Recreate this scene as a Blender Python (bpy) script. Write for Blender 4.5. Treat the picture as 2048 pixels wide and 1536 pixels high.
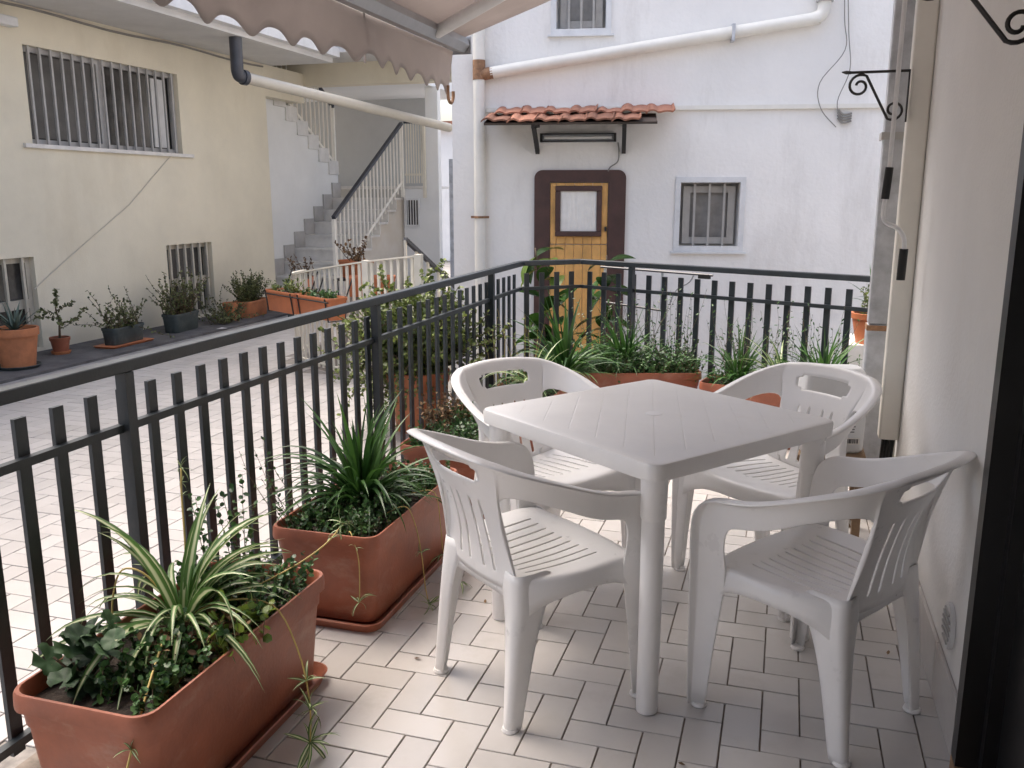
import bpy, math, random
from mathutils import Vector, Matrix, noise as mnoise
R = math.radians
random.seed(7)
scene = bpy.context.scene
for o in list(bpy.data.objects): bpy.data.objects.remove(o)
COL = scene.collection

# ------------------------------------------------------------------ camera, sky, sun, exposure
cd = bpy.data.cameras.new('camera'); cam = bpy.data.objects.new('camera', cd); COL.objects.link(cam)
cd.sensor_width = 36; cd.lens = 36 * 1772 / 2048; cd.clip_start = .05; cd.clip_end = 500
cam.location = (0, 0, 1.4); cam.rotation_euler = (R(90 - 12.04), 0, R(17))
scene.camera = cam
SUN_AZ, SUN_EL = R(-70), R(62)          # azimuth clockwise from +Y
world = bpy.data.worlds.new('World'); scene.world = world; world.use_nodes = True
wn = world.node_tree.nodes; wl = world.node_tree.links
sky = wn.new('ShaderNodeTexSky'); sky.sky_type = 'NISHITA'; sky.sun_disc = False
sky.sun_elevation = SUN_EL; sky.sun_rotation = SUN_AZ; sky.dust_density = 6.0; sky.air_density = .92; sky.ozone_density = .25
wl.new(sky.outputs[0], wn['Background'].inputs[0]); wn['Background'].inputs[1].default_value = 0.15
sd = bpy.data.lights.new('sun', 'SUN'); sd.energy = 1.0; sd.angle = R(60); sd.color = (1, .97, .92)
sun = bpy.data.objects.new('sun', sd); COL.objects.link(sun); sun.location = (-6, -3, 12)
sdir = Vector((math.sin(SUN_AZ) * math.cos(SUN_EL), math.cos(SUN_AZ) * math.cos(SUN_EL), math.sin(SUN_EL)))
sun.rotation_euler = sdir.to_track_quat('Z', 'Y').to_euler()
vs = scene.view_settings
vs.view_transform = 'Standard'; vs.look = 'None'; vs.gamma = 1; vs.use_curve_mapping = False; vs.exposure = 1.5
scene.cycles.use_denoising = True
scene.cycles.max_bounces = 10; scene.cycles.diffuse_bounces = 6; scene.cycles.sample_clamp_indirect = 8
scene.cycles.caustics_reflective = False; scene.cycles.caustics_refractive = False

# ------------------------------------------------------------------ helpers
ORG = {}
def tag(o, label=None, cat=None, group=None, kind=None):
    if label: o['label'] = label
    if cat: o['category'] = cat
    if group: o['group'] = group
    if kind: o['kind'] = kind
    return o
def thing(name, loc, label, cat, group=None):
    o = bpy.data.objects.new(name, None); COL.objects.link(o); o.location = loc; o.empty_display_size = .1
    ORG[o.name] = Vector(loc); return tag(o, label, cat, group)
class MB:
    def __init__(s): s.v = []; s.f = []; s.uv = None
    def add(s, vs_, fs):
        b = len(s.v); s.v += [tuple(p) for p in vs_]; s.f += [tuple(b + i for i in q) for q in fs]; return s
    def box(s, x0, x1, y0, y1, z0, z1):
        return s.add([(x0,y0,z0),(x1,y0,z0),(x1,y1,z0),(x0,y1,z0),(x0,y0,z1),(x1,y0,z1),(x1,y1,z1),(x0,y1,z1)],
                     [(3,2,1,0),(4,5,6,7),(0,1,5,4),(1,2,6,5),(2,3,7,6),(3,0,4,7)])
    def obox(s, c, ax, ay, az):     # centre and three half axes
        c, ax, ay, az = map(Vector, (c, ax, ay, az))
        return s.add([c-ax-ay-az, c+ax-ay-az, c+ax+ay-az, c-ax+ay-az, c-ax-ay+az, c+ax-ay+az, c+ax+ay+az, c-ax+ay+az],
                     [(3,2,1,0),(4,5,6,7),(0,1,5,4),(1,2,6,5),(2,3,7,6),(3,0,4,7)])
    def bar(s, a, b, w, h, up=(0,0,1)):   # rectangular bar from a to b; w across, h along up
        a, b, up = Vector(a), Vector(b), Vector(up); d = (b - a); L = d.length; d.normalize()
        sd_ = d.cross(up)
        if sd_.length < 1e-4: sd_ = d.cross(Vector((1, 0, 0)))
        sd_.normalize(); u2 = sd_.cross(d)
        return s.obox((a + b) / 2, d * L / 2, sd_ * w / 2, u2 * h / 2)
    def tube(s, pts, r, n=8, caps=True):
        P = [Vector(p) for p in pts]; m = len(P); rr = r if isinstance(r, (list, tuple)) else [r] * m
        t0 = (P[1] - P[0]).normalized(); nv = t0.orthogonal().normalized(); rings = []
        for i in range(m):
            t = (P[min(i + 1, m - 1)] - P[max(i - 1, 0)]).normalized()
            nv = (nv - t * nv.dot(t)).normalized(); bv = t.cross(nv)
            rings.append([P[i] + (nv * math.cos(a) + bv * math.sin(a)) * rr[i] for a in [2 * math.pi * k / n for k in range(n)]])
        return s.loft(rings, caps, caps)
    def loft(s, rings, cap0=True, cap1=True):
        n = len(rings[0]); vv = [p for r_ in rings for p in r_]; ff = []
        for i in range(len(rings) - 1):
            for k in range(n):
                a = i * n + k; b = i * n + (k + 1) % n; ff.append((a, b, b + n, a + n))
        if cap0: ff.append(tuple(range(n - 1, -1, -1)))
        if cap1: ff.append(tuple((len(rings) - 1) * n + k for k in range(n)))
        return s.add(vv, ff)
    def lathe(s, prof, c=(0, 0, 0), n=24, cap0=True, cap1=True):
        return s.loft([[(c[0] + r_ * math.cos(2*math.pi*k/n), c[1] + r_ * math.sin(2*math.pi*k/n), c[2] + z) for k in range(n)] for r_, z in prof], cap0, cap1)
    def build(s, name, m, parent=None, smooth=None, origin=None):
        me = bpy.data.meshes.new(name)
        off = ORG.get(parent.name, Vector()) if parent else Vector(origin or (0, 0, 0))
        me.from_pydata([tuple(Vector(p) - off) for p in s.v], [], s.f)
        if s.uv:
            ul = me.uv_layers.new(name='UVMap'); flat = []
            for l in me.loops: flat += s.uv[l.vertex_index]
            ul.data.foreach_set('uv', flat)
        me.materials.append(M[m] if isinstance(m, str) else m)
        if smooth is not None:
            me.polygons.foreach_set('use_smooth', [True] * len(me.polygons))
            if smooth < 180: me.set_sharp_from_angle(angle=R(smooth))
        o = bpy.data.objects.new(name, me); COL.objects.link(o)
        if parent: o.parent = parent
        else: o.location = off
        ORG[o.name] = off
        return o
def bevel(o, w, seg=2):
    m = o.modifiers.new('b', 'BEVEL'); m.width = w; m.segments = seg; m.limit_method = 'ANGLE'; m.angle_limit = R(40)
    for p in o.data.polygons: p.use_smooth = True
    o.data.set_sharp_from_angle(angle=R(50)); return o
def inst(name, mesh, parent, loc, rot=(0, 0, 0), sc=1):
    o = bpy.data.objects.new(name, mesh); COL.objects.link(o); o.parent = parent
    o.location = loc; o.rotation_euler = rot; o.scale = (sc, sc, sc) if isinstance(sc, (int, float)) else sc
    return o
def rrect(hx, hy, r, z, c=(0, 0), rot=0, n=5):
    pts = []
    for qx, qy, a0 in ((1, 1, 0), (-1, 1, 90), (-1, -1, 180), (1, -1, 270)):
        for k in range(n + 1):
            a = R(a0 + 90 * k / n); x = qx * (hx - r) + r * math.cos(a); y = qy * (hy - r) + r * math.sin(a)
            pts.append((c[0] + x * math.cos(rot) - y * math.sin(rot), c[1] + x * math.sin(rot) + y * math.cos(rot), z))
    return pts
def smooth_path(ctrl, n=6):
    P = [Vector(p) for p in ctrl]; out = []
    for i in range(len(P) - 1):
        p0, p1, p2, p3 = P[max(i-1, 0)], P[i], P[i+1], P[min(i+2, len(P)-1)]
        for k in range(n):
            t = k / n
            out.append(.5 * ((2*p1) + (p2-p0)*t + (2*p0-5*p1+4*p2-p3)*t*t + (3*p1-p0-3*p2+p3)*t**3))
    out.append(P[-1]); return out

# ------------------------------------------------------------------ materials
M = {}
def mat(name, col, rough=.6, var=.12, scale=6, bump=.0, bscale=60, col2=None, rand=0, metal=0, trans=0, spec=.5, stain=None, coat=0, world=False):
    m = bpy.data.materials.new(name); m.use_nodes = True; N = m.node_tree.nodes; L = m.node_tree.links
    b = N['Principled BSDF']; b.inputs['Roughness'].default_value = rough; b.inputs['Metallic'].default_value = metal
    b.inputs['Specular IOR Level'].default_value = spec
    if coat: b.inputs['Coat Weight'].default_value = coat; b.inputs['Coat Roughness'].default_value = .15
    tc = N.new('ShaderNodeTexCoord')
    nz = N.new('ShaderNodeTexNoise'); nz.inputs['Scale'].default_value = scale; nz.inputs['Detail'].default_value = 6; nz.inputs['Roughness'].default_value = .65
    src = N.new('ShaderNodeNewGeometry').outputs['Position'] if world else tc.outputs['Object']
    L.new(src, nz.inputs['Vector'])
    c2 = col2 or tuple(c * (1 - var * 2.2) for c in col)
    c1 = tuple(min(1, c * (1 + var * .5)) for c in col)
    cr = N.new('ShaderNodeValToRGB'); cr.color_ramp.elements[0].color = (*c2, 1); cr.color_ramp.elements[1].color = (*c1, 1)
    cr.color_ramp.elements[0].position = .3; cr.color_ramp.elements[1].position = .65
    out = cr.outputs[0]
    if rand:      # per object / per island variation
        oi = N.new('ShaderNodeObjectInfo'); ge = N.new('ShaderNodeNewGeometry')
        ad = N.new('ShaderNodeMath'); ad.operation = 'ADD'; L.new(oi.outputs['Random'], ad.inputs[0]); L.new(ge.outputs['Random Per Island'], ad.inputs[1])
        fr = N.new('ShaderNodeMath'); fr.operation = 'FRACT'; L.new(ad.outputs[0], fr.inputs[0])
        mx = N.new('ShaderNodeMath'); mx.operation = 'MULTIPLY_ADD'; mx.inputs[1].default_value = rand; mx.inputs[2].default_value = -rand / 2
        L.new(fr.outputs[0], mx.inputs[0]); sm = N.new('ShaderNodeMath'); L.new(nz.outputs[0], sm.inputs[0]); L.new(mx.outputs[0], sm.inputs[1])
        L.new(sm.outputs[0], cr.inputs[0])
    else: L.new(nz.outputs[0], cr.inputs[0])
    if stain:     # (colour, scale xyz, threshold, amount)
        mp = N.new('ShaderNodeMapping'); mp.inputs['Scale'].default_value = stain[1]; L.new(src, mp.inputs['Vector'])
        n2 = N.new('ShaderNodeTexNoise'); n2.inputs['Scale'].default_value = 1; n2.inputs['Detail'].default_value = 9; n2.inputs['Roughness'].default_value = .7
        L.new(mp.outputs[0], n2.inputs['Vector'])
        mr = N.new('ShaderNodeMapRange'); mr.inputs[1].default_value = stain[2]; mr.inputs[2].default_value = stain[2] + .22; mr.inputs[4].default_value = stain[3]
        L.new(n2.outputs[0], mr.inputs[0]); mi = N.new('ShaderNodeMix'); mi.data_type = 'RGBA'
        L.new(mr.outputs[0], mi.inputs[0]); L.new(out, mi.inputs[6]); mi.inputs[7].default_value = (*stain[0], 1); out = mi.outputs[2]
    L.new(out, b.inputs['Base Color'])
    nr = N.new('ShaderNodeMapRange'); nr.inputs[3].default_value = max(.02, rough - .1); nr.inputs[4].default_value = min(1, rough + .1)
    L.new(nz.outputs[0], nr.inputs[0]); L.new(nr.outputs[0], b.inputs['Roughness'])
    if bump:
        nb = N.new('ShaderNodeTexNoise'); nb.inputs['Scale'].default_value = bscale; nb.inputs['Detail'].default_value = 5
        L.new(tc.outputs['Object'], nb.inputs['Vector'])
        bp = N.new('ShaderNodeBump'); bp.inputs['Strength'].default_value = bump; bp.inputs['Distance'].default_value = .01
        L.new(nb.outputs[0], bp.inputs['Height']); L.new(bp.outputs[0], b.inputs['Normal'])
    if trans:
        tr = N.new('ShaderNodeBsdfTranslucent'); L.new(out, tr.inputs['Color']); ms = N.new('ShaderNodeMixShader'); ms.inputs[0].default_value = trans
        L.new(b.outputs[0], ms.inputs[1]); L.new(tr.outputs[0], ms.inputs[2]); L.new(ms.outputs[0], N['Material Output'].inputs[0])
    M[name] = m; return m
mat('tile', (.53, .51, .495), .24, .05, 2.5, .03, 30, rand=.55, stain=((.34,.31,.27), (5, 5, 5), .53, .38), world=True)
mat('court_tile', (.39, .37, .355), .42, .05, 2.5, .03, 30, rand=.5, stain=((.29,.265,.24), (1.6, 1.6, 1.6), .52, .45), world=True)
mat('grout', (.23, .19, .155), .9, .3, 10, .3, world=True)
mat('court_grout', (.25, .23, .21), .9, .2, 20, .3)
mat('ground', (.30, .28, .26), .9, .2, 2, .3)
mat('asphalt', (.13, .125, .125), .9, .25, 5, .5, 120, stain=((.22,.2,.18), (3, 3, 3), .55, .6))
mat('yellow', (.74, .69, .56), .85, .05, 1.2, .2, 70, stain=((.55,.48,.35), (1.0, 1.0, .35), .53, .45))
mat('white_wall', (.84, .825, .80), .85, .03, 1.5, .35, 30, stain=((.52,.49,.46), (2.2, 2.2, .5), .545, .5))
mat('soffit', (.62, .62, .62), .85, .06, 2, .1, 50, stain=((.35,.34,.33), (1.5, 5, 1.5), .62, .5))
mat('house_wall', (.76, .755, .74), .8, .03, 1.5, .25, 60, stain=((.62,.59,.55), (2, 2, .8), .58, .4))
mat('grey_wall', (.50, .51, .51), .85, .05, 1.5, .1)
mat('pipe_beige', (.56, .53, .46), .5, .06, 3, stain=((.40,.36,.30), (3, 3, 3), .56, .5))
mat('skirt_stone', (.46, .45, .44), .5, .1, 5)
mat('tan_wall', (.56, .51, .44), .85, .12, 2.5, .1, col2=(.66, .63, .58))
mat('stair_white', (.80, .81, .81), .85, .04, 1.2, .1)
mat('marble', (.70, .685, .66), .35, .08, 6, stain=((.36,.35,.33), (4, 12, 4), .58, .6))
mat('rail', (.022, .029, .035), .38, .15, 9, .08, 120, stain=((.055,.055,.055), (12, 12, 12), .58, .6))
mat('plastic', (.82, .815, .81), .30, .02, 5, .02, 220, spec=.5, stain=((.56,.53,.49), (11, 11, 11), .60, .5))
mat('terracotta', (.31, .10, .054), .48, .14, 7, .10, 90, stain=((.46,.31,.24), (4, 4, 7), .54, .55))
mat('clay', (.52, .20, .09), .8, .15, 7, .15, 60, stain=((.66,.58,.50), (7, 7, 5), .62, .7))
mat('orange_pot', (.52, .17, .07), .55, .1, 6, .05, stain=((.40,.20,.12), (8, 8, 5), .56, .6))
mat('dark_pot', (.055, .07, .07), .6, .2, 6, .1, stain=((.16,.16,.15), (9, 9, 9), .55, .7))
mat('soil', (.035, .024, .017), .95, .3, 30, .8, 80)
mat('awning', (.49, .445, .425), .85, .05, 3, .25, 500, trans=.46, stain=((.36,.32,.30), (2, 2, 2), .56, .4))
mat('alu', (.42, .43, .45), .4, .08, 8, metal=.6)
mat('alu_white', (.70, .71, .72), .45, .06, 8)
mat('galv', (.50, .52, .56), .45, .16, 9, .05, metal=.15, stain=((.30,.28,.28), (7, 7, 3), .60, .7))
mat('pvc', (.78, .76, .70), .45, .05, 4, stain=((.55,.46,.36), (3, 3, 3), .62, .5))
mat('pvc_beige', (.76, .74, .68), .5, .04, 3)
mat('sash_beige', (.52, .485, .41), .55, .08, 8, stain=((.36,.27,.19), (12, 12, 6), .6, .6))
mat('rust', (.36, .20, .11), .8, .25, 18, .2)
mat('darkpipe', (.055, .06, .075), .4, .15, 6)
mat('iron', (.018, .017, .017), .5, .2, 12)
mat('black', (.008, .008, .009), .35, .2, 6)
mat('rubber', (.015, .015, .015), .7, .2, 12, .1)
mat('brown', (.082, .040, .034), .55, .14, 9, .1)
mat('pine', (.78, .43, .14), .5, .14, 5, .05, stain=((.32,.13,.035), (26, 26, 2.0), .62, .75))
mat('roof_tile', (.34, .155, .10), .88, .2, 12, .25, 70, rand=.5, stain=((.22,.15,.12), (10, 10, 10), .53, .7))
mat('sash_grey', (.40, .385, .36), .6, .08, 8, stain=((.25,.22,.19), (12, 12, 12), .6, .5))
mat('screen_pale', (.27, .26, .245), .6, .2, 3)
mat('grille', (.43, .425, .42), .55, .08, 8, stain=((.33,.22,.15), (18, 18, 6), .60, .7))
mat('ivory', (.72, .68, .58), .5, .06, 6, stain=((.45,.36,.25), (9, 9, 9), .66, .6))
mat('glass_dark', (.095, .092, .088), .15, .35, 2)
mat('screen', (.13, .125, .118), .7, .2, 3)
mat('curtain', (.87, .85, .81), .9, .05, 9)
mat('dark_wood', (.07, .052, .042), .8, .2, 6, .2)
mat('rail_white', (.86, .84, .78), .45, .04, 6)
mat('label_yellow', (.75, .58, .12), .5, .05)
mat('navy', (.035, .04, .055), .4, .15, 6)
mat('cable', (.26, .25, .23), .7, .1)
mat('white_cable', (.75, .73, .70), .6, .05)
mat('concrete', (.36, .34, .32), .9, .15, 8, .3)
mat('leaf_green', (.060, .145, .030), .40, .1, 3, col2=(.022, .066, .015), rand=.6, trans=.24)
mat('leaf_small', (.068, .155, .045), .4, .1, 3, col2=(.022, .062, .02), rand=.8, trans=.24)
mat('leaf_jade', (.20, .25, .065), .4, .1, 3, col2=(.075, .11, .03), rand=.8, trans=.25)
mat('leaf_olive', (.165, .195, .068), .5, .1, 3, col2=(.06, .072, .028), rand=.8, trans=.18)
mat('leaf_ficus', (.040, .100, .018), .25, .1, 3, col2=(.018, .045, .012), rand=.7, trans=.2)
mat('leaf_lime', (.22, .30, .05), .35, .1, 3, col2=(.10, .17, .03), rand=.7, trans=.3)
mat('leaf_aloe', (.16, .21, .17), .5, .1, 4, col2=(.08, .12, .10), rand=.5)
mat('leaf_geranium', (.035, .080, .028), .6, .1, 5, col2=(.014, .035, .014), rand=.6, trans=.12)
mat('dry', (.20, .125, .065), .9, .2, 8, col2=(.075, .04, .022), rand=.8, trans=.1)
mat('stem', (.15, .11, .07), .8, .2, 12)
mat('runner', (.50, .38, .13), .6, .15, 9)
mat('white_flower', (.8, .8, .78), .6, .05)
mat('package', (.70, .72, .74), .35, .05, 5)
mat('ink', (.05, .05, .06), .6, .1)
mat('light_tube', (.75, .76, .76), .3, .04)
mat('wood_old', (.26, .17, .10), .8, .2, 6, .2)
# striped spider-plant leaf: cream middle, green margins
def striped():
    m = mat('leaf_striped', (.1, .2, .05), .4, .1, 3); N = m.node_tree.nodes; L = m.node_tree.links; b = N['Principled BSDF']
    uv = N.new('ShaderNodeUVMap'); sx = N.new('ShaderNodeSeparateXYZ'); L.new(uv.outputs[0], sx.inputs[0])
    cr = N.new('ShaderNodeValToRGB'); e = cr.color_ramp.elements; e[0].position = .0; e[0].color = (.075, .16, .04, 1); e[1].position = 1; e[1].color = (.075, .16, .04, 1)
    for p, c in ((.27, (.085, .18, .045)), (.36, (.52, .56, .33)), (.5, (.60, .62, .42)), (.64, (.50, .55, .32)), (.73, (.085, .18, .045))):
        q = e.new(p); q.color = (*c, 1)
    L.new(sx.outputs[0], cr.inputs[0]); L.new(cr.outputs[0], b.inputs['Base Color'])
    tr = N.new('ShaderNodeBsdfTranslucent'); L.new(cr.outputs[0], tr.inputs[0]); ms = N.new('ShaderNodeMixShader'); ms.inputs[0].default_value = .25
    L.new(b.outputs[0], ms.inputs[1]); L.new(tr.outputs[0], ms.inputs[2]); L.new(ms.outputs[0], N['Material Output'].inputs[0])
striped()
# moulded table top: plastic with a faint diagonal lattice relief
def table_mat():
    m = mat('table_plastic', (.81, .80, .785), .34, .03, 4, stain=((.62,.56,.50), (9, 9, 9), .62, .4)); N = m.node_tree.nodes; L = m.node_tree.links; b = N['Principled BSDF']
    tc = N.new('ShaderNodeTexCoord'); mp = N.new('ShaderNodeMapping'); mp.inputs['Rotation'].default_value = (0, 0, R(45)); L.new(tc.outputs['Object'], mp.inputs[0])
    sx = N.new('ShaderNodeSeparateXYZ'); L.new(mp.outputs[0], sx.inputs[0]); ws = []
    for k in (0, 1):
        a = N.new('ShaderNodeMath'); a.operation = 'MULTIPLY'; a.inputs[1].default_value = 1 / .083; L.new(sx.outputs[k], a.inputs[0])
        f = N.new('ShaderNodeMath'); f.operation = 'PINGPONG'; f.inputs[1].default_value = .5; L.new(a.outputs[0], f.inputs[0])
        g = N.new('ShaderNodeMapRange'); g.inputs[1].default_value = .0; g.inputs[2].default_value = .035; g.inputs[3].default_value = 0; g.inputs[4].default_value = 1
        L.new(f.outputs[0], g.inputs[0]); ws.append(g)
    mn = N.new('ShaderNodeMath'); mn.operation = 'MINIMUM'; L.new(ws[0].outputs[0], mn.inputs[0]); L.new(ws[1].outputs[0], mn.inputs[1])
    s2 = N.new('ShaderNodeSeparateXYZ'); L.new(tc.outputs['Object'], s2.inputs[0]); ab = []
    for k in (0, 1):
        a = N.new('ShaderNodeMath'); a.operation = 'ABSOLUTE'; L.new(s2.outputs[k], a.inputs[0]); ab.append(a)
    mxx = N.new('ShaderNodeMath'); mxx.operation = 'MAXIMUM'; L.new(ab[0].outputs[0], mxx.inputs[0]); L.new(ab[1].outputs[0], mxx.inputs[1])
    gt = N.new('ShaderNodeMath'); gt.operation = 'GREATER_THAN'; gt.inputs[1].default_value = .335; L.new(mxx.outputs[0], gt.inputs[0])
    fm = N.new('ShaderNodeMath'); fm.operation = 'MAXIMUM'; L.new(gt.outputs[0], fm.inputs[0]); L.new(mn.outputs[0], fm.inputs[1])
    bp = N.new('ShaderNodeBump'); bp.inputs['Strength'].default_value = .55; bp.inputs['Distance'].default_value = .0018
    L.new(fm.outputs[0], bp.inputs['Height']); L.new(bp.outputs[0], b.inputs['Normal'])
table_mat()

# ------------------------------------------------------------------ setting: ground, terrace, courtyard
RX = -1.72                                   # railing line
HX = .49                                     # house wall plane
K1, K2, K3 = Vector((RX, 5.85)), Vector((-1.37, 6.14)), Vector((.49, 5.30))
g = MB(); g.add([(-80, -80, -.47), (80, -80, -.47), (80, 120, -.47), (-80, 120, -.47)], [(0, 1, 2, 3)])
tag(g.build('ground', 'ground'), kind='structure')
def slab(name, poly, z1, z0, m):
    b = MB(); n = len(poly); b.add([(x, y, z1) for x, y in poly] + [(x, y, z0) for x, y in poly],
        [tuple(range(n))] + [(i, i + n, (i + 1) % n + n, (i + 1) % n) for i in range(n)])
    return tag(b.build(name, m), kind='structure')
TERR = [(RX - .05, -3.2), (HX + .3, -3.2), (HX + .3, 5.42), (-1.36, 6.22), (RX - .05, 5.93)]
terrace = slab('terrace_floor', TERR, -.006, -.46, 'grout')
COURT = [(-6.38, -3.2), (RX - .05, -3.2), (RX - .05, 5.93), (-2.35, 5.78), (-2.98, 6.05), (-3.45, 6.28), (-3.92, 6.58), (-4.2, 7.3), (-4.4, 9.6), (-4.4, 12.4), (-5.5, 12.4), (-5.5, 10.3), (-6.38, 10.3)]
court = slab('courtyard_floor', COURT, -.006, -.46, 'court_grout')
lane = tag(MB().add([(-4.9, 5.4, -.455), (6, 5.4, -.455), (6, 16, -.455), (-4.9, 16, -.455)], [(0, 1, 2, 3)]).build('lane', 'concrete'), kind='structure')

def tile_mesh(name, m, L=.2, W=.1, gap=.0062, t=.008, bv=.0014):
    hx, hy = L / 2 - gap / 2, W / 2 - gap / 2; v = []
    for a, z in ((0, -t), (0, -bv), (bv, 0)):
        v += [(-hx + a, -hy + a, z), (hx - a, -hy + a, z), (hx - a, hy - a, z), (-hx + a, hy - a, z)]
    f = [(8, 9, 10, 11)]
    for i in (0, 4): f += [(i + k, i + (k + 1) % 4, i + 4 + (k + 1) % 4, i + 4 + k) for k in range(4)]
    me = bpy.data.meshes.new(name); me.from_pydata(v, [], f); me.materials.append(M[m]); return me, v, f
def inside(p, poly):
    x, y = p; c = False; n = len(poly)
    for i in range(n):
        x0, y0 = poly[i]; x1, y1 = poly[(i + 1) % n]
        if (y0 > y) != (y1 > y) and x < (x1 - x0) * (y - y0) / (y1 - y0) + x0: c = not c
    return c
CAMI = Matrix.Rotation(-R(17), 3, 'Z')
def in_view(x, y, z=0, mx=.66, my=.52):
    p = CAMI @ Vector((x, y, z - 1.4)); P = R(12.04)
    w = p.y * math.cos(P) - p.z * math.sin(P); v = p.y * math.sin(P) + p.z * math.cos(P)
    return w > .2 and abs(p.x / w) < mx and abs(v / w) < my
def pave(parent, poly, m, u, ox, oy, xr, yr, keep, hidden=None, gap=.0040):
    me, v, f = tile_mesh('tile', m, 2 * u, u, gap); cells = []
    x0, x1 = xr; y0, y1 = yr
    for j in range(int((y0 - oy) / u) - 2, int((y1 - oy) / u) + 2):
        for i in range(int((x0 - ox) / u) - 2, int((x1 - ox) / u) + 2):
            cc = (i - j) % 4
            if cc == 0: c, a = (ox + (i + 1) * u, oy + (j + .5) * u), 0
            elif cc == 3: c, a = (ox + (i + .5) * u, oy + (j + 1) * u), 1
            else: continue
            hx, hy = (u, u / 2) if a == 0 else (u / 2, u)
            if all(inside((c[0] + sx_ * hx * .96, c[1] + sy_ * hy * .96), poly) for sx_ in (-1, 1) for sy_ in (-1, 1)):
                vis = in_view(*c, mx=.6, my=.46) and not (hidden and hidden(*c))
                cells.append((0 if vis else 1, c[0]**2 + c[1]**2, c, a))
    cells.sort(); rest = MB()
    for k, (vis, d2, c, a) in enumerate(cells):
        z = random.uniform(-.0008, .0008); rt = (random.gauss(0, .0022), random.gauss(0, .0022), (R(90) if a else 0) + (math.pi if random.random() < .5 else 0))
        if k < keep: inst('tile', me, parent, (c[0], c[1], z), rt)
        else:
            mt = Matrix.Translation((c[0], c[1], z)) @ Matrix.Rotation(rt[2], 4, 'Z'); rest.add([mt @ Vector(p) for p in v], f)
    o = rest.build('tile_field', m, parent); o['kind'] = 'stuff'
pave(terrace, TERR, 'tile', .1, -.085, 2.03, (-1.8, .8), (-1.2, 6.3), 300, lambda x, y: x < -1.24 and y < 4.2)
pave(court, COURT, 'court_tile', .1, -1.785, 2.0, (-6.4, -1.7), (-.2, 12.4), 300)
st = MB(); st.box(-6.38, -5.62, -3, 10.3, -.002, .022)
tag(st.build('pavement_strip', 'asphalt'), kind='structure')

# ------------------------------------------------------------------ walls with openings
def wall_mesh(F, s0, s1, z0, z1, openings, depth, thick=None):
    b = MB(); ss = sorted({s0, s1, *[a for o in openings for a in o[:2]]}); zz = sorted({z0, z1, *[a for o in openings for a in o[2:4]]})
    for i in range(len(ss) - 1):
        for j in range(len(zz) - 1):
            cs, cz = (ss[i] + ss[i+1]) / 2, (zz[j] + zz[j+1]) / 2
            if any(o[0] < cs < o[1] and o[2] < cz < o[3] for o in openings): continue
            b.add([F(ss[i], 0, zz[j]), F(ss[i+1], 0, zz[j]), F(ss[i+1], 0, zz[j+1]), F(ss[i], 0, zz[j+1])], [(0, 1, 2, 3)])
    for a0, a1, c0, c1 in [o[:4] for o in openings]:
        q = [(a0, c0), (a1, c0), (a1, c1), (a0, c1)]
        for k in range(4):
            p, r_ = q[k], q[(k + 1) % 4]
            b.add([F(p[0], 0, p[1]), F(r_[0], 0, r_[1]), F(r_[0], -depth, r_[1]), F(p[0], -depth, p[1])], [(0, 1, 2, 3)])
        b.add([F(a0, -depth, c0), F(a1, -depth, c0), F(a1, -depth, c1), F(a0, -depth, c1)], [(0, 1, 2, 3)])
    T = thick or 3
    b.add([F(s0,0,z0),F(s1,0,z0),F(s1,0,z1),F(s0,0,z1),F(s0,-T,z0),F(s1,-T,z0),F(s1,-T,z1),F(s0,-T,z1)],
          [(3,2,6,7),(1,5,6,2),(4,0,3,7),(5,4,7,6)])
    return b
def FB(b, F, s0, s1, o0, o1, z0, z1):       # box in a wall frame
    c = F((s0+s1)/2, (o0+o1)/2, (z0+z1)/2)
    ax = (Vector(F(1,0,0)) - Vector(F(0,0,0))) * (s1-s0)/2; ay = (Vector(F(0,1,0)) - Vector(F(0,0,0))) * (o1-o0)/2
    return b.obox(c, ax, ay, (0, 0, (z1-z0)/2))
# frames: s along the wall, o out of it, z up
def F_yel(s, o, z): return (-6.38 + o, s, z)
def F_house(s, o, z): return (HX - o, s, z)
DW, NW = Vector((.984, .178)), Vector((.178, -.984)); P0 = Vector((-2.6, 7.57))
def F_wh(s, o, z): q = P0 + DW * s + NW * o; return (q.x, q.y, z)

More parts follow.
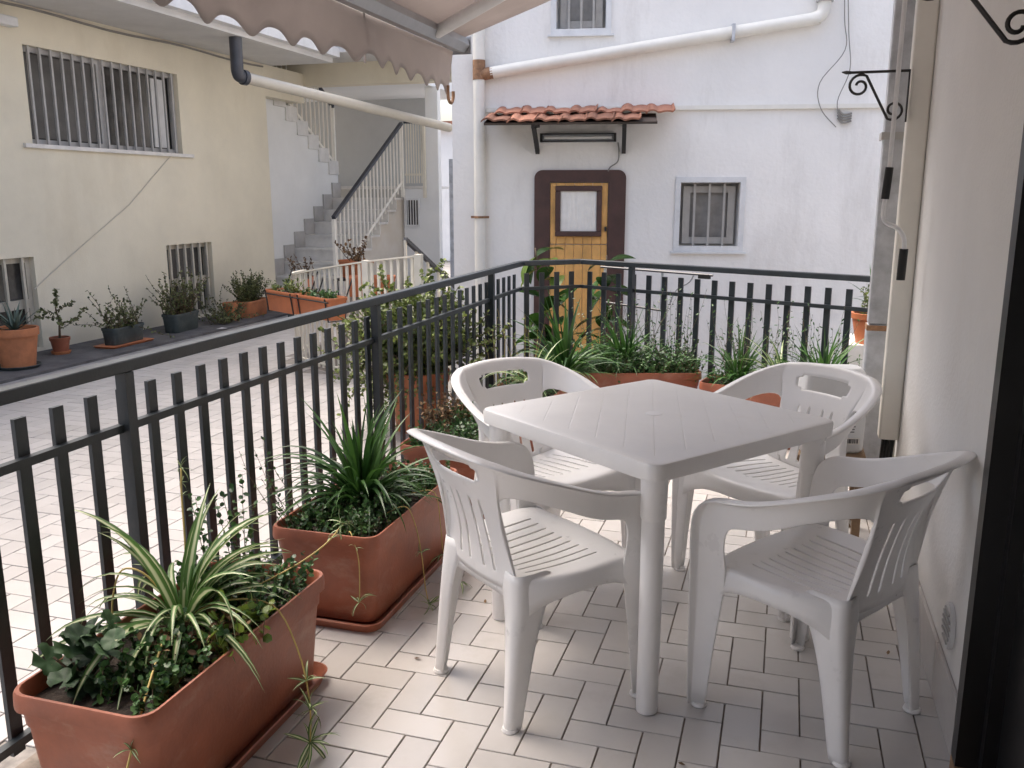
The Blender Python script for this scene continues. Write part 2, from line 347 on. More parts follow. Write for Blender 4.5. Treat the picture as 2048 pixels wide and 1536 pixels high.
# yellow building
WB = (6.47, 8.53, 1.84, 2.67); WS1 = (5.35, 6.34, .05, .865); WS2 = (8.13, 8.93, .05, .868)
yb = thing('yellow_building', (-6.38, 6, 0), 'pale yellow plastered building with barred windows along the courtyard', 'building')
wall_mesh(F_yel, 1.0, 10.25, -.4, 3.0, [WB, WS1, WS2], .16, 4).build('wall', 'yellow', yb)
b = MB(); b.box(-10.4, -6.38, 10.25, 11.2, 2.62, 3.0); b.build('wall', 'yellow', yb)
def barred(F, o, parent, nb, mf, split=None, rail=None, fw=.045, bw=.02, tube=True, out=0.0):
    s0, s1, z0, z1 = o[:4]; b = MB(); y0, y1 = -.10 + out, -.055 + out
    FB(b, F, s0, s1, y0, y1, z0, z0 + fw); FB(b, F, s0, s1, y0, y1, z1 - fw, z1)
    FB(b, F, s0, s0 + fw, y0, y1, z0 + fw, z1 - fw); FB(b, F, s1 - fw, s1, y0, y1, z0 + fw, z1 - fw)
    if split:
        FB(b, F, split - fw * .7, split + fw * .7, y0, y1, z0 + fw, z1 - fw)
    if rail: FB(b, F, s0 + fw, s1 - fw, y0, y1, rail - .04, rail + .04)
    w = tag(b.build('window', mf, parent)); g2 = MB(); FB(g2, F, s0 + .01, s1 - .01, -.13 + out, -.12 + out, z0 + .01, z1 - .01); g2.build('pane', 'glass_dark', w)
    for k in range(nb):
        s = s0 + (k + .6) * (s1 - s0) / (nb + .2); q = MB(); FB(q, F, s - bw/2, s + bw/2, -.035 + out, -.035 + bw + out, z0, z1)
        q.build('bar', mf, w)
    return w
w = barred(F_yel, WB, yb, 16, 'grille', split=7.42)
b = MB(); FB(b, F_yel, 6.5, 7.38, -.118, -.105, 1.9, 2.62); b.build('insect_screen', 'screen', w)
b = MB(); FB(b, F_yel, 6.36, 8.68, -.02, .035, 1.805, 1.84); b.build('sill', 'marble', w)
b = MB(); FB(b, F_yel, 8.22, 8.42, -.115, -.105, 1.9, 2.6); b.build('sash', 'alu_white', w)
for o_, nb in ((WS1, 5), (WS2, 6)): barred(F_yel, o_, yb, nb, 'sash_beige', rail=o_[2] + .40, fw=.05, bw=.024)
# balcony slab above the facade
b = MB(); b.box(-9.5, -5.5, 0, 10.4, 3.0, 3.26); b.box(-9.5, -3.4, 10.4, 11.2, 3.12, 3.38)
b.build('overhead_slab', 'soffit', yb)
b = MB(); b.box(-5.50, -5.40, 0, 10.4, 3.06, 3.17); b.build('gutter', 'alu_white', yb)
b = MB(); b.box(-10.4, -5.56, 0, 10.4, 3.262, 3.95); b.build('parapet', 'soffit', yb)
lamp = MB(); FB(lamp, F_yel, 5.9, 6.36, .0, .10, 2.78, 2.86); tag(bevel(lamp.build('wall_lamp', 'alu_white'), .012), 'grey fluorescent lamp fixture high on the yellow wall at left edge', 'lamp')
c_ = MB().tube([F_yel(8.35, .012, 1.84), F_yel(7.6, .012, 1.3), F_yel(6.95, .014, .95), F_yel(6.5, .012, .7), F_yel(6.3, .01, .58)], .0045, 6)
tag(c_.build('wall_cable', 'pipe_beige'), 'thin grey cable running diagonally across the yellow wall between windows', 'cable')
c_ = MB().tube([F_yel(s, .014, 2.975 + .012 * math.sin(s * 3.1) - .012) for s in [3 + k * .3 for k in range(25)]], .012, 6)
tag(c_.build('eave_cable', 'cable'), 'dark cable sagging along the top of the yellow wall under the slab', 'cable')

# stair building: lintel block, porch, flights
sb = thing('stair_building', (-5.5, 12.4, 0), 'open stairwell building with yellow lintel and grey porch walls', 'building')
b = MB(); b.box(-9.4, -3.3, 11.2, 11.4, 2.84, 3.12); b.box(-9.4, -5.0, 11.2, 14.2, 3.38, 4.2); b.build('lintel', 'yellow', sb)
b = MB(); b.box(-9.4, -5.0, 11.4, 14.2, 2.93, 3.12); b.build('ceiling', 'stair_white', sb)
b = MB(); b.box(-9.4, -5.62, 13.9, 14.1, 0, 2.93); b.build('back_wall', 'grey_wall', sb)
b = MB(); b.box(-5.49, -4.93, 12.44, 12.56, -.4, 1.494); b.box(-5.12, -4.93, 12.44, 12.56, 1.494, 2.93); b.build('porch_wall', 'stair_white', sb)
r_, gg = .17, .285; YS = 12.44
stair = thing('staircase', (-6.0, 10.2, 0), 'marble staircase rising into the open stairwell beside the yellow wall', 'staircase')
NS = 9
for k in range(NS - 1):                     # first flight, going away
    z = r_ * (k + 1); y0 = YS - gg * (NS - 1 - k)
    b = MB(); b.box(-6.55, -5.5, y0, y0 + gg + .02, z - .03, z); b.box(-6.55, -5.5, y0 + .02, y0 + .04, z - r_, z - .031)
    s_ = b.build('step', 'marble', stair)
    b = MB(); b.box(-6.548, -6.52, y0 + .04, y0 + gg, z + .001, z + .10); b.box(-6.547, -6.521, y0, y0 + .04, z + .0, z + .0)
    b = MB(); b.box(-6.548, -6.525, y0 + .03, y0 + gg + .0, z + .002, z + r_ + .05); b.build('skirting', 'skirt_stone', s_)
b = MB(); b.box(-7.7, -5.5, YS, 13.9, r_ * NS - .035, r_ * NS); b.box(-5.5, -5.12, YS - .02, 13.9, r_ * NS - .035, r_ * NS); b.build('landing', 'marble', stair)
# tan side wall below the first flight
b = MB(); poly = [(10.25, -.4)]
for k in range(NS - 1): y0 = YS - gg * (NS - 1 - k); poly += [(y0 + .025, r_ * k - .035 if k else -.4), (y0 + .025, r_ * (k + 1) - .031)]
poly += [(YS + .3, r_ * (NS - 1) - .031), (YS + .3, -.4)]
poly = poly[1:]; n = len(poly)
b.add([(-5.53, y, z) for y, z in poly] + [(-5.7, y, z) for y, z in poly], [tuple(range(n)), tuple(range(2*n-1, n-1, -1))] + [(i, (i+1) % n, (i+1) % n + n, i + n) for i in range(n)])
b.build('side_wall', 'tan_wall', stair)
# wall under the second flight with its stepped top, and the second flight
b = MB(); top = []; z = r_ * NS; y = YS - .03
pts2 = []
for k in range(7):
    pts2.append((y - gg * k, z + .17 + r_ * k)); pts2.append((y - gg * (k + 1), z + .17 + r_ * k))
poly = [(YS - .03, 0)] + pts2 + [(10.25, z + .17 + r_ * 6), (10.25, 0)]; n = len(poly)
b.add([(-6.55, y_, z_) for y_, z_ in poly] + [(-6.70, y_, z_) for y_, z_ in poly], [tuple(range(n)), tuple(range(2*n-1, n-1, -1))] + [(i, (i+1) % n, (i+1) % n + n, i + n) for i in range(n)])
b.build('wall', 'stair_white', stair)
for k in range(7):
    b = MB(); yy = YS - .03 - gg * k; zz = z + .17 + r_ * k
    b.box(-7.6, -6.53, yy - gg - .01, yy, zz + .002, zz + .03); b.box(-7.6, -6.72, yy - gg, yy, zz - .2, zz - .001)
    b.box(-6.56, -6.535, yy - gg - .005, yy - .0, zz + .031, zz + r_ + .03) if k < 6 else None
    b.build('step', 'marble', stair)
# small barred window under the landing
def F_por(s, o, z): return (s, 12.44 - o, z)
pw = MB()
for a in ((-5.46, -5.24, .94, .965), (-5.46, -5.24, 1.325, 1.35), (-5.46, -5.44, .965, 1.325), (-5.26, -5.24, .965, 1.325)): FB(pw, F_por, a[0], a[1], 0, .02, a[2], a[3])
w = pw.build('window', 'alu_white', sb); q = MB(); FB(q, F_por, -5.44, -5.26, .001, .006, .965, 1.325); q.build('pane', 'glass_dark', w)
for k in range(4): q = MB(); s = -5.425 + k * .042; FB(q, F_por, s, s + .012, .012, .024, .96, 1.33); q.build('bar', 'alu_white', w)
def stair_rail(name, x, a, bb, n, label, base0, mat_='rail_white', handmat='navy'):
    a, bb = Vector(a), Vector(bb); t = thing(name, (x, a.y, base0), label, 'railing')
    q = MB().bar(a, bb, .05, .04); q.build('handrail', handmat, t)
    dz = .82; q = MB().bar(a - Vector((0, 0, dz)), bb - Vector((0, 0, dz)), .012, .035); q.build('lower_rail', mat_, t)
    for k in range(n):
        f_ = (k + .5) / n; p = a.lerp(bb, f_); q = MB(); q.box(p.x - .010, p.x + .010, p.y - .006, p.y + .006, p.z - dz - .09, p.z - .02); q.build('baluster', mat_, t)
    for p in (a, bb): q = MB(); q.box(p.x - .02, p.x + .02, p.y - .02, p.y + .02, p.z - 1.05, p.z - .02); q.build('post', mat_, t)
    return t
stair_rail('stair_railing', -5.47, (-5.47, 10.2, 1.12), (-5.47, 12.36, 2.42), 19, 'cream stair railing with dark handrail on the lower flight', 0)
stair_rail('stair_railing', -6.6, (-6.6, 12.42, 2.69), (-6.6, 10.6, 3.80), 15, 'cream railing of the upper flight behind the sloping pipe', 1.6)
t = thing('landing_railing', (-5.3, 12.4, 1.5), 'short cream railing with vertical bars along the landing edge', 'railing')
q = MB(); q.box(-5.45, -5.14, 12.40, 12.43, 2.42, 2.45); q.build('handrail', 'navy', t)
q = MB(); q.box(-5.45, -5.14, 12.405, 12.425, 1.68, 1.71); q.build('lower_rail', 'ivory', t)
for k in range(7): q = MB(); s = -5.42 + k * .04; q.box(s - .008, s + .008, 12.40, 12.412, 1.57, 2.42); q.build('baluster', 'ivory', t)
q = MB(); q.box(-5.15, -5.11, 12.37, 12.41, 1.36, 2.45); q.build('post', 'ivory', t)
# handrails of the descending steps by the lane
t = thing('lane_handrail', (-3.9, 8.6, -.4), 'dark sloping handrail with cream bars leading down beside the porch', 'handrail')
q = MB().bar((-3.55, 8.05, .98), (-3.30, 9.0, .35), .045, .035); q.build('handrail', 'navy', t)
for k in range(6): f_ = k / 5.5; p = Vector((-3.55, 8.05, .98)).lerp(Vector((-3.30, 9.0, .35)), f_); q = MB(); q.box(p.x-.012, p.x+.012, p.y-.012, p.y+.012, -.45, p.z - .01); q.build('baluster', 'ivory', t)
# gate in the passage and a white backdrop house added to brighten it
t = thing('passage_gate', (-4.5, 12.9, -.45), 'dark metal framed glass gate closing the bright passage', 'gate')
q = MB()
for z in (.50, 1.24, 1.86): q.box(-4.9, -3.6, 12.88, 12.93, z, z + .07)
q.box(-4.93, -4.83, 12.87, 12.94, -.45, 1.93); q.box(-4.1, -4.05, 12.88, 12.93, -.45, 1.9); q.build('frame', 'galv', t)
t = thing('passage_backdrop', (-4, 24, -.45), 'white backdrop house added to brighten the passage behind the gate', 'house')
q = MB(); q.box(-16, 4, 24, 30, -.45, 3.2); q.build('wall', 'white_wall', t); q = MB(); q.box(-16.2, 4.2, 23.8, 30.2, 3.2, 3.4); q.build('roof', 'roof_tile', t)
# sloping drain pipe in front of the stairwell
t = thing('sloping_drainpipe', (-5.6, 8.6, 2.4), 'beige drainpipe sloping across the stairwell from a dark elbow under the slab', 'pipe')
A = Vector((-5.58, 8.52, 2.615)); B_ = Vector((-4.62, 12.1, 2.325))
MB().tube([A, B_], .060, 14).build('pipe', 'pipe_beige', t, 60)
MB().tube(smooth_path([(-5.59, 8.47, 3.06), (-5.59, 8.47, 2.76), (-5.59, 8.47, 2.68), (-5.588, 8.485, 2.635), (-5.585, 8.50, 2.62), A + (B_ - A) * .01], 4), .066, 14).build('elbow', 'darkpipe', t, 60)
MB().tube([A + (B_ - A) * .004, A + (B_ - A) * .018], .079, 14).build('collar', 'darkpipe', t, 60)

# ------------------------------------------------------------------ white building across the lane
wb = thing('white_building', (-1, 7.9, -.45), 'white plastered building with a small wooden door across the lane', 'building')
W1 = (1.735, 2.235, .965, 1.505); W2 = (.65, 1.065, 2.765, 3.5)
wall_mesh(F_wh, -.25, 7, -.46, 4.3, [W1, W2], .13, 5).build('wall', 'white_wall', wb)
b = MB(); FB(b, F_wh, -.35, 7.1, -5, .12, 4.3, 4.42); b.build('roof_edge', 'soffit', wb)
def trim_window(o, name_m, nb, sash=True):
    s0, s1, z0, z1 = o; f_ = .045; b = MB()
    FB(b, F_wh, s0 - f_, s1 + f_, .0, .018, z0 - f_, z0); FB(b, F_wh, s0 - f_, s1 + f_, .0, .018, z1, z1 + f_)
    FB(b, F_wh, s0 - f_, s0, .0, .018, z0, z1); FB(b, F_wh, s1, s1 + f_, .0, .018, z0, z1)
    w = b.build('window', 'alu_white', wb); q = MB(); FB(q, F_wh, s0 - .07, s1 + .07, .0, .035, z0 - .062, z0 - .046); q.build('sill', 'alu_white', w)
    q = MB()
    for a in ((s0 + .03, s0 + .09, z0 + .02, z1 - .03), (s1 - .09, s1 - .03, z0 + .02, z1 - .03), (s0 + .09, s1 - .09, z0 + .02, z0 + .075), (s0 + .09, s1 - .09, z1 - .085, z1 - .03)):
        FB(q, F_wh, a[0], a[1], -.10, -.075, a[2], a[3])
    q.build('sash', 'sash_grey', w); q = MB(); FB(q, F_wh, s0 + .01, s1 - .01, -.118, -.112, z0 + .01, z1 - .01); q.build('pane', 'screen_pale', w)
    for k in range(nb): s = s0 + (k + 1) * (s1 - s0) / (nb + 1); q = MB(); FB(q, F_wh, s - .009, s + .009, -.05, -.034, z0, z1); q.build('bar', 'sash_grey', w)
trim_window(W1, 'window', 3); trim_window(W2, 'window', 3)
# door with wide brown surround
dr = thing('wooden_door', F_wh(.87, 0, -.42), 'small pine plank door in a wide brown surround under the tiled canopy', 'door')
def arcpts(s0, s1, z0, z1, r_, n=6):
    p = [(s0, z0)]
    for k in range(n + 1): a = R(180 - 90 * k / n); p.append((s0 + r_ + r_ * math.cos(a), z1 - r_ + r_ * math.sin(a)))
    for k in range(n + 1): a = R(90 - 90 * k / n); p.append((s1 - r_ + r_ * math.cos(a), z1 - r_ + r_ * math.sin(a)))
    return p + [(s1, z0)]
b = MB(); po = arcpts(.475, 1.268, -.45, 1.612, .07); pi = [(.612, -.45)] + [(.612, 1.507)] * 7 + [(1.118, 1.507)] * 7 + [(1.118, -.45)]
n = len(po)
for ring_o in (.03,):
    b.add([F_wh(s, .032, z) for s, z in po] + [F_wh(s, .032, z) for s, z in pi] + [F_wh(s, .0, z) for s, z in po] + [F_wh(s, -.0, z) for s, z in pi],
          [(i, i + 1, i + 1 + n, i + n) for i in range(n - 1)] + [(i, i + 2*n, i + 1 + 2*n, i + 1) for i in range(n - 1)] + [(i + n, i + 1 + n, i + 1 + 3*n, i + 3*n) for i in range(n - 1)])
b.build('surround', 'brown', dr)
pl_w = (1.116 - .614) / 6.4
se = [.614, .614 + pl_w * .7] + [.614 + pl_w * (.7 + k) for k in range(1, 6)] + [1.116]
for k in range(len(se) - 1):
    for z0, z1 in ((-.42, .972), (.98, 1.503)):
        b = MB(); FB(b, F_wh, se[k] + .0015, se[k+1] - .0015, .004, .022 + random.uniform(-.001, .001), z0, z1); bevel(b.build('plank', 'pine', dr), .002, 1)
dw = MB(); a0, a1, c0, c1 = .66, 1.065, 1.045, 1.478; f_ = .045
FB(dw, F_wh, a0, a1, .024, .05, c0, c0 + f_); FB(dw, F_wh, a0, a1, .024, .05, c1 - f_, c1); FB(dw, F_wh, a0, a0 + f_, .024, .05, c0 + f_, c1 - f_); FB(dw, F_wh, a1 - f_, a1, .024, .05, c0 + f_, c1 - f_)
w = bevel(dw.build('window', 'brown', dr), .006)
b = MB(); cv = []; nn = 24
for i in range(nn + 1):
    s = a0 + f_ + (a1 - a0 - 2 * f_) * i / nn; o_ = .028 + .003 * math.sin(i * 1.7) + .002 * math.sin(i * .6)
    b.v += [F_wh(s, o_, c0 + f_ - .005), F_wh(s + .018 * math.sin(i * .4), o_, c1 - f_ + .005)]
b.f = [(2*i, 2*i+2, 2*i+3, 2*i+1) for i in range(nn)]; b.build('curtain', 'curtain', w, 180)
b = MB(); FB(b, F_wh, 1.09, 1.11, .022, .045, 1.09, 1.13); b.build('latch', 'iron', dr)
# tiled canopy
cp = thing('tiled_canopy', F_wh(.82, 0, 1.8), 'small terracotta tiled canopy on dark brackets above the wooden door', 'canopy')
def roof_tile_mesh():
    b = MB(); wv = .238; prof = []
    for k in range(13):
        u = k / 12; x = (u - .5) * wv
        h = .0 + .028 * max(0, math.sin(math.pi * min(1, u / .45))) ** .8 if u < .45 else .006 + .012 * math.sin(math.pi * (u - .45) / .55)
        if u > .93: h = .03
        prof.append((x, h))
    n = len(prof); L_ = .36
    for y, dz in ((0, 0), (L_, 0)):
        b.v += [(x, y, h + dz) for x, h in prof] + [(x, y, h - .014 + dz) for x, h in prof]
    for k in range(n - 1):
        b.f += [(k, k+1, 2*n+k+1, 2*n+k), (n+k+1, n+k, 3*n+k, 3*n+k+1), (k+1, k, n+k, n+k+1), (2*n+k, 2*n+k+1, 3*n+k+1, 3*n+k)]
    b.f += [(0, 2*n, 3*n, n), (n-1, 2*n-1, 4*n-1, 3*n-1)]
    me = bpy.data.meshes.new('roof_tile'); me.from_pydata(b.v, [], b.f); me.materials.append(M['roof_tile']); return me
rtm = roof_tile_mesh(); wang = math.atan2(DW.y, DW.x)
ca = R(13)
for row, (oo, zz, s0, nt) in enumerate(((.50, 1.985, .19, 6), (.27, 2.062, .26, 7))):
    for k in range(nt):
        q = Vector(F_wh(s0 + k * .212 + random.uniform(-.006, .006), oo + random.uniform(-.008, .008), zz + random.uniform(-.004, .004))) - ORG[cp.name]
        inst('roof_tile', rtm, cp, q, (ca + random.uniform(-.03, .03), random.uniform(-.03, .03), wang + random.uniform(-.03, .03)))
b = MB(); FB(b, F_wh, .12, 1.55, .05, .46, 1.965, 1.98); 
b = MB(); b.obox(F_wh(.80, .26, 2.015), DW.to_3d() * .70, (NW * .22).to_3d() + Vector((0, 0, -.05)), (NW * .002).to_3d() + Vector((0, 0, .009))); b.build('board', 'dark_wood', cp)
for s in (.50, 1.24):
    b = MB(); b.bar(F_wh(s, .40, 1.96), F_wh(s, .01, 1.76), .035, .03); b.bar(F_wh(s, .45, 1.945), F_wh(s, .0, 1.955 + .03), .03, .03); b.build('bracket', 'iron', cp)
nl = thing('fluorescent_lamp', F_wh(.85, 0, 1.84), 'grimy fluorescent lamp fixture mounted under the tiled canopy', 'lamp')
b = MB(); FB(b, F_wh, .525, 1.175, .0, .05, 1.842, 1.918); bevel(b.build('housing', 'galv', nl), .008)
b = MB(); b.tube([F_wh(.56, .062, 1.88), F_wh(1.14, .062, 1.88)], .015, 10); b.build('tube', 'light_tube', nl, 60)
b = MB(); FB(b, F_wh, .53, 1.17, .05, .078, 1.845, 1.855); FB(b, F_wh, .53, 1.17, .05, .078, 1.905, 1.915); FB(b, F_wh, .525, .545, .05, .08, 1.844, 1.916); FB(b, F_wh, 1.155, 1.175, .05, .08, 1.844, 1.916); b.build('frame', 'iron', nl)
tag(MB().tube(smooth_path([F_wh(1.19, .01, 1.84), F_wh(1.20, .02, 1.76), F_wh(1.19, .02, 1.68), F_wh(1.13, .03, 1.635), F_wh(1.11, .03, 1.60)]), .006, 6).build('lamp_cable', 'cable'), 'thin cable hanging from the fluorescent lamp to the brown door surround', 'cable')
# pipes and conduit on the white wall
t = thing('wall_downpipe', F_wh(.0, .06, -.4), 'white plastic downpipe at the corner of the white building with rusty joint', 'pipe')
MB().tube([F_wh(0, .065, -.45), F_wh(0, .065, 4.3)], .05, 16).build('pipe', 'pvc', t, 60)
MB().tube([F_wh(0, .065, 2.36), F_wh(0, .065, 2.52)], .054, 16).build('joint', 'rust', t, 60)
MB().tube([F_wh(.02, .065, 2.405), F_wh(.12, .065, 2.418)], .05, 14).build('joint', 'rust', t, 60)
b = MB().tube([F_wh(0, .065, 1.20), F_wh(0, .065, 1.22)], .056, 14); FB(b, F_wh, -.08, .08, .06, .075, 1.2, 1.22); b.build('clamp', 'rust', t)
t = thing('slanting_pipe', F_wh(1.4, .06, 2.4), 'cream drainpipe rising to the right across the white wall', 'pipe')
MB().tube(smooth_path([F_wh(.10, .065, 2.416), F_wh(2.55, .065, 2.765), F_wh(2.72, .065, 2.79), F_wh(2.80, .065, 2.83), F_wh(2.815, .065, 2.93), F_wh(2.815, .065, 3.1)], 5), .05, 16).build('pipe', 'pvc', t, 60)
MB().tube([F_wh(2.815, .065, 2.92), F_wh(2.815, .065, 3.0)], .068, 14).build('collar', 'grille', t, 60)
b = MB(); FB(b, F_wh, 2.09, 2.115, .0, .122, 2.63, 2.76); b.build('clamp', 'galv', t)
b = MB(); FB(b, F_wh, .055, 3.6, .0, .028, 2.10, 2.135); tag(b.build('cable_duct', 'pvc'), 'white plastic cable duct running level along the white wall above the canopy', 'cable duct')
b = MB().tube(smooth_path([F_wh(2.95, .03, 3.3), F_wh(2.98, .05, 2.8), F_wh(3.0, .06, 2.55), F_wh(2.82, .06, 2.3), F_wh(2.84, .06, 2.1), F_wh(2.98, .03, 1.95)]), .004, 6)
tag(b.build('hanging_wire', 'cable'), 'loose grey wire looping down the white wall by the bracket', 'wire')
b = MB().tube(smooth_path([F_wh(2.97, .03, 3.3), F_wh(3.02, .05, 2.7), F_wh(3.05, .06, 2.4), F_wh(2.97, .06, 2.15), F_wh(3.02, .03, 1.98)]), .004, 6)
tag(b.build('hanging_wire', 'cable'), 'straighter second wire dropping into the hole in the white wall', 'wire')
b = MB(); 
for k in range(4): b.tube(smooth_path([F_wh(2.99, .02, 2.09 - k * .022), F_wh(3.03, .035, 2.05 - k * .022), F_wh(3.10, .012, 2.06 - k * .02)], 3), .009, 6)
tag(b.build('cable_bundle', 'cable'), 'dark bundle of cables coming out of the white wall below the duct', 'cables')

# ------------------------------------------------------------------ house wall on the right, door, awning
hs = thing('house', (HX, 2, 0), 'cream plastered house wall on the right with skirting tiles and a dark door', 'house')
b = wall_mesh(F_house, 2.155, 5.36, -.4, 4.6, [], .1, 3); b.build('wall', 'house_wall', hs)
b = MB(); b.box(HX, HX + 3, -3.2, 2.155, 2.3, 4.6); b.box(HX, HX + 3, -3.2, .95, -.4, 2.3); b.build('wall', 'house_wall', hs)
b = MB(); b.box(HX + .02, HX + .10, 2.07, 2.153, .07, 2.3); b.box(HX - .03, HX + .02, 2.10, 2.153, .07, 2.3); b.build('door_jamb', 'black', hs)
b = MB(); b.box(HX + .05, HX + .09, .95, 2.07, .07, 2.3); b.build('door_leaf', 'black', hs)
b = MB(); b.box(HX - .03, HX + .5, .95, 2.153, .001, .066); b.build('threshold', 'wood_old', hs)
y = 2.16
while y < 5.3:
    y1 = min(y + .398, 5.35); b = MB(); b.box(HX - .012, HX - .001, y + .0015, y1 - .0015, .0005, .158); bevel(b.build('skirting_tile', 'tile', hs), .002, 1); y += .4
vt = thing('vent_grille', (HX, 2.45, .25), 'small round vent grille low in the cream wall by the dark door', 'vent')
b = MB().tube([(HX - .001, 2.45, .265), (HX - .012, 2.45, .265)], .062, 20); b.build('plate', 'alu_white', vt, 50)
for k in range(6): b = MB(); z = .225 + k * .016; hw = math.sqrt(max(0, .05**2 - (z - .265)**2)); b.box(HX - .0165, HX - .0125, 2.45 - hw, 2.45 + hw, z - .003, z + .003); b.build('slat', 'grille', vt)
b = MB(); b.box(-1.6, HX, -1.5, 2.1, 3.1, 3.3); b.build('overhead_slab', 'soffit', hs)  # unseen slab added above the awning to darken the near terrace
b = MB(); b.box(RX - .3, HX, -1.5, -1.3, -.4, 4.6); b.build('rear_light_block', 'house_wall', hs)  # unseen wall added behind the camera to block light from the back
# galvanised downpipe, white duct
t = thing('galvanised_downpipe', (.41, 4.1, 0), 'grey galvanised square downpipe at the end of the cream wall', 'downpipe')
dx0, dx1, dy0, dy1 = .352, .452, 4.02, 4.11
b = MB(); b.box(dx0, dx1, dy0, dy1, 0, .86); bevel(b.build('lower_pipe', 'galv', t), .008)
b = MB(); b.box(dx0 + .004, dx1 - .004, dy0 + .004, dy1 - .004, .861, 4.5); bevel(b.build('upper_pipe', 'galv', t), .008)
for z in (1.62, 3.0):
    b = MB(); b.box(dx0 - .006, dx1 + .03, dy0 - .006, dy0 - .001, z, z + .03); b.box(dx0 - .006, dx0 - .001, dy0 - .001, dy1 + .006, z, z + .03); b.tube([(dx1 + .0, dy0 - .012, z + .015), (HX, dy0 - .012, z + .015)], .007, 6); b.build('clamp', 'grille', t)
b = MB(); b.box(dx0 - .001, dx1 + .001, dy0 - .001, dy1 + .001, .835, .858); b.build('seam', 'rust', t)
t = thing('white_duct', (.45, 3.8, .4), 'tall cream box duct fixed upright on the wall next to the galvanised downpipe', 'duct')
b = MB(); b.box(.412, HX - .001, 3.79, 3.86, .42, 4.4); bevel(b.build('cover', 'pvc_beige', t), .008)
for k in range(4): MB().tube(smooth_path([(.435 + k * .013, 3.83, .43), (.43 + k * .014, 3.83 + .01 * k, .3), (.42 + k * .02, 3.85, .05)]), .007, 6).build('cable', 'rubber', t)
b = MB(); b.box(.47, HX - .0005, 3.90, 3.96, .2, 4.4); ws = tag(b.build('wall_strip', 'pvc'), 'narrow white trunking strip behind the cream box duct', 'trunking'); q = MB(); q.box(.471, .486, 3.8975, 3.8995, 1.62, 1.73); q.build('yellow_label', 'label_yellow', ws)
# wrought iron brackets
def scroll(cx, cz, r0, a0, turns, n=26, sgn=1):
    return [(cx + r0 * (1 - .72 * k / n) * math.cos(a0 + sgn * turns * 2 * math.pi * k / n), cz + r0 * (1 - .72 * k / n) * math.sin(a0 + sgn * turns * 2 * math.pi * k / n)) for k in range(n + 1)]
def bracket(y, z, label, W=.30, x0=HX - .012):
    t = thing('hanging_bracket', (HX - .01, y, z - .25), label, 'bracket', 'wrought iron brackets on the cream wall')
    def P(u, w): return (x0 - u, y, z + w)
    MB().bar(P(0, 0), P(W * .86, .0), .012, .009).build('arm', 'iron', t); MB().tube([P(W * .86, 0), P(W * .93, .001), P(W, .003)], [.006, .007, .002], 6).build('tip', 'iron', t)
    MB().bar(P(0, .004), P(0, -.185), .012, .006, up=(1, 0, 0)).build('back_plate', 'iron', t)
    s1 = scroll(W * .72, -.050, .043, R(122), 1.3, sgn=-1); s2 = scroll(.046, -.140, .037, R(-58), 1.3, sgn=-1)
    pts = [P(u, w) for u, w in s1[::-1]] + [P(u, w) for u, w in s2]
    MB().tube(pts, .0052, 6).build('scroll', 'iron', t, 60)
bracket(3.765, 1.855, 'wrought iron scroll bracket beside the galvanised downpipe', .24, .404)
bracket(2.17, 1.885, 'wrought iron scroll bracket at the top right corner, nearest the dark door')
# awning
aw = thing('awning', (-.5, 2.5, 2.1), 'dusty pink retractable awning with scalloped valance over the terrace', 'awning')
AX, AZ, AY0, AY1 = -1.60, 2.13, -1.25, 4.32       # front bar
WZ, WX = 2.93, .40
nx, ny = 10, 40; b = MB()
for i in range(nx + 1):
    f_ = i / nx
    for j in range(ny + 1):
        y = AY0 + (AY1 - AY0) * j / ny
        b.v.append((AX + (WX - AX) * f_, y, AZ + .012 + (WZ - AZ) * f_ - .05 * math.sin(math.pi * f_) + .004 * math.sin(j * 1.9) * math.sin(math.pi * f_)))
for i in range(nx):
    for j in range(ny): a = i * (ny + 1) + j; b.f.append((a, a + 1, a + ny + 2, a + ny + 1))
fab = b.build('fabric', 'awning', aw, 180)
def sol(o, t_): m_ = o.modifiers.new('s', 'SOLIDIFY'); m_.thickness = t_; m_.offset = 0
sol(fab, .0015)
b = MB(); per = .175; NV = 420; rows = 6
for j in range(NV + 1):
    y = AY0 + (AY1 + .02 - AY0) * j / NV; ph = (math.log(1 + .045 * (AY1 + .02 - y) / .155) / .045) % 1
    hem = -.178 - .021 * math.cos(2 * math.pi * (ph - .12)) - .004 * math.cos(4 * math.pi * (ph - .12)) + .008 * math.sin(y * 2.3)
    for k in range(rows + 1):
        u = k / rows; b.v.append((AX - .033 + .02 * u * math.sin(y * 4.1) + .012 * u * math.sin(y * 9.7), y, AZ - .035 + (hem + .0) * u))
for j in range(NV):
    for k in range(rows): a = j * (rows + 1) + k; b.f.append((a, a + 1, a + rows + 2, a + rows + 1))
val = b.build('valance', 'awning', aw, 180); sol(val, .0015)
for ys in (3.35, 2.15, .95):
    q = MB(); q.box(AX - .036, AX - .030, ys, ys + .012, AZ - .22, AZ - .035); q.build('seam', 'awning', aw)
b = MB(); prof = [(-.03, -.035), (.03, -.045), (.055, -.01), (.05, .02), (-.02, .025), (-.035, .0)]
b.loft([[(AX + px, yy, AZ + pz) for px, pz in prof] for yy in (AY0, AY1 + .02)]); b.build('front_bar', 'alu', aw)
b = MB(); b.box(AX - .04, AX + .06, AY1 + .021, AY1 + .035, AZ - .05, AZ + .03); b.build('end_cap', 'alu', aw)
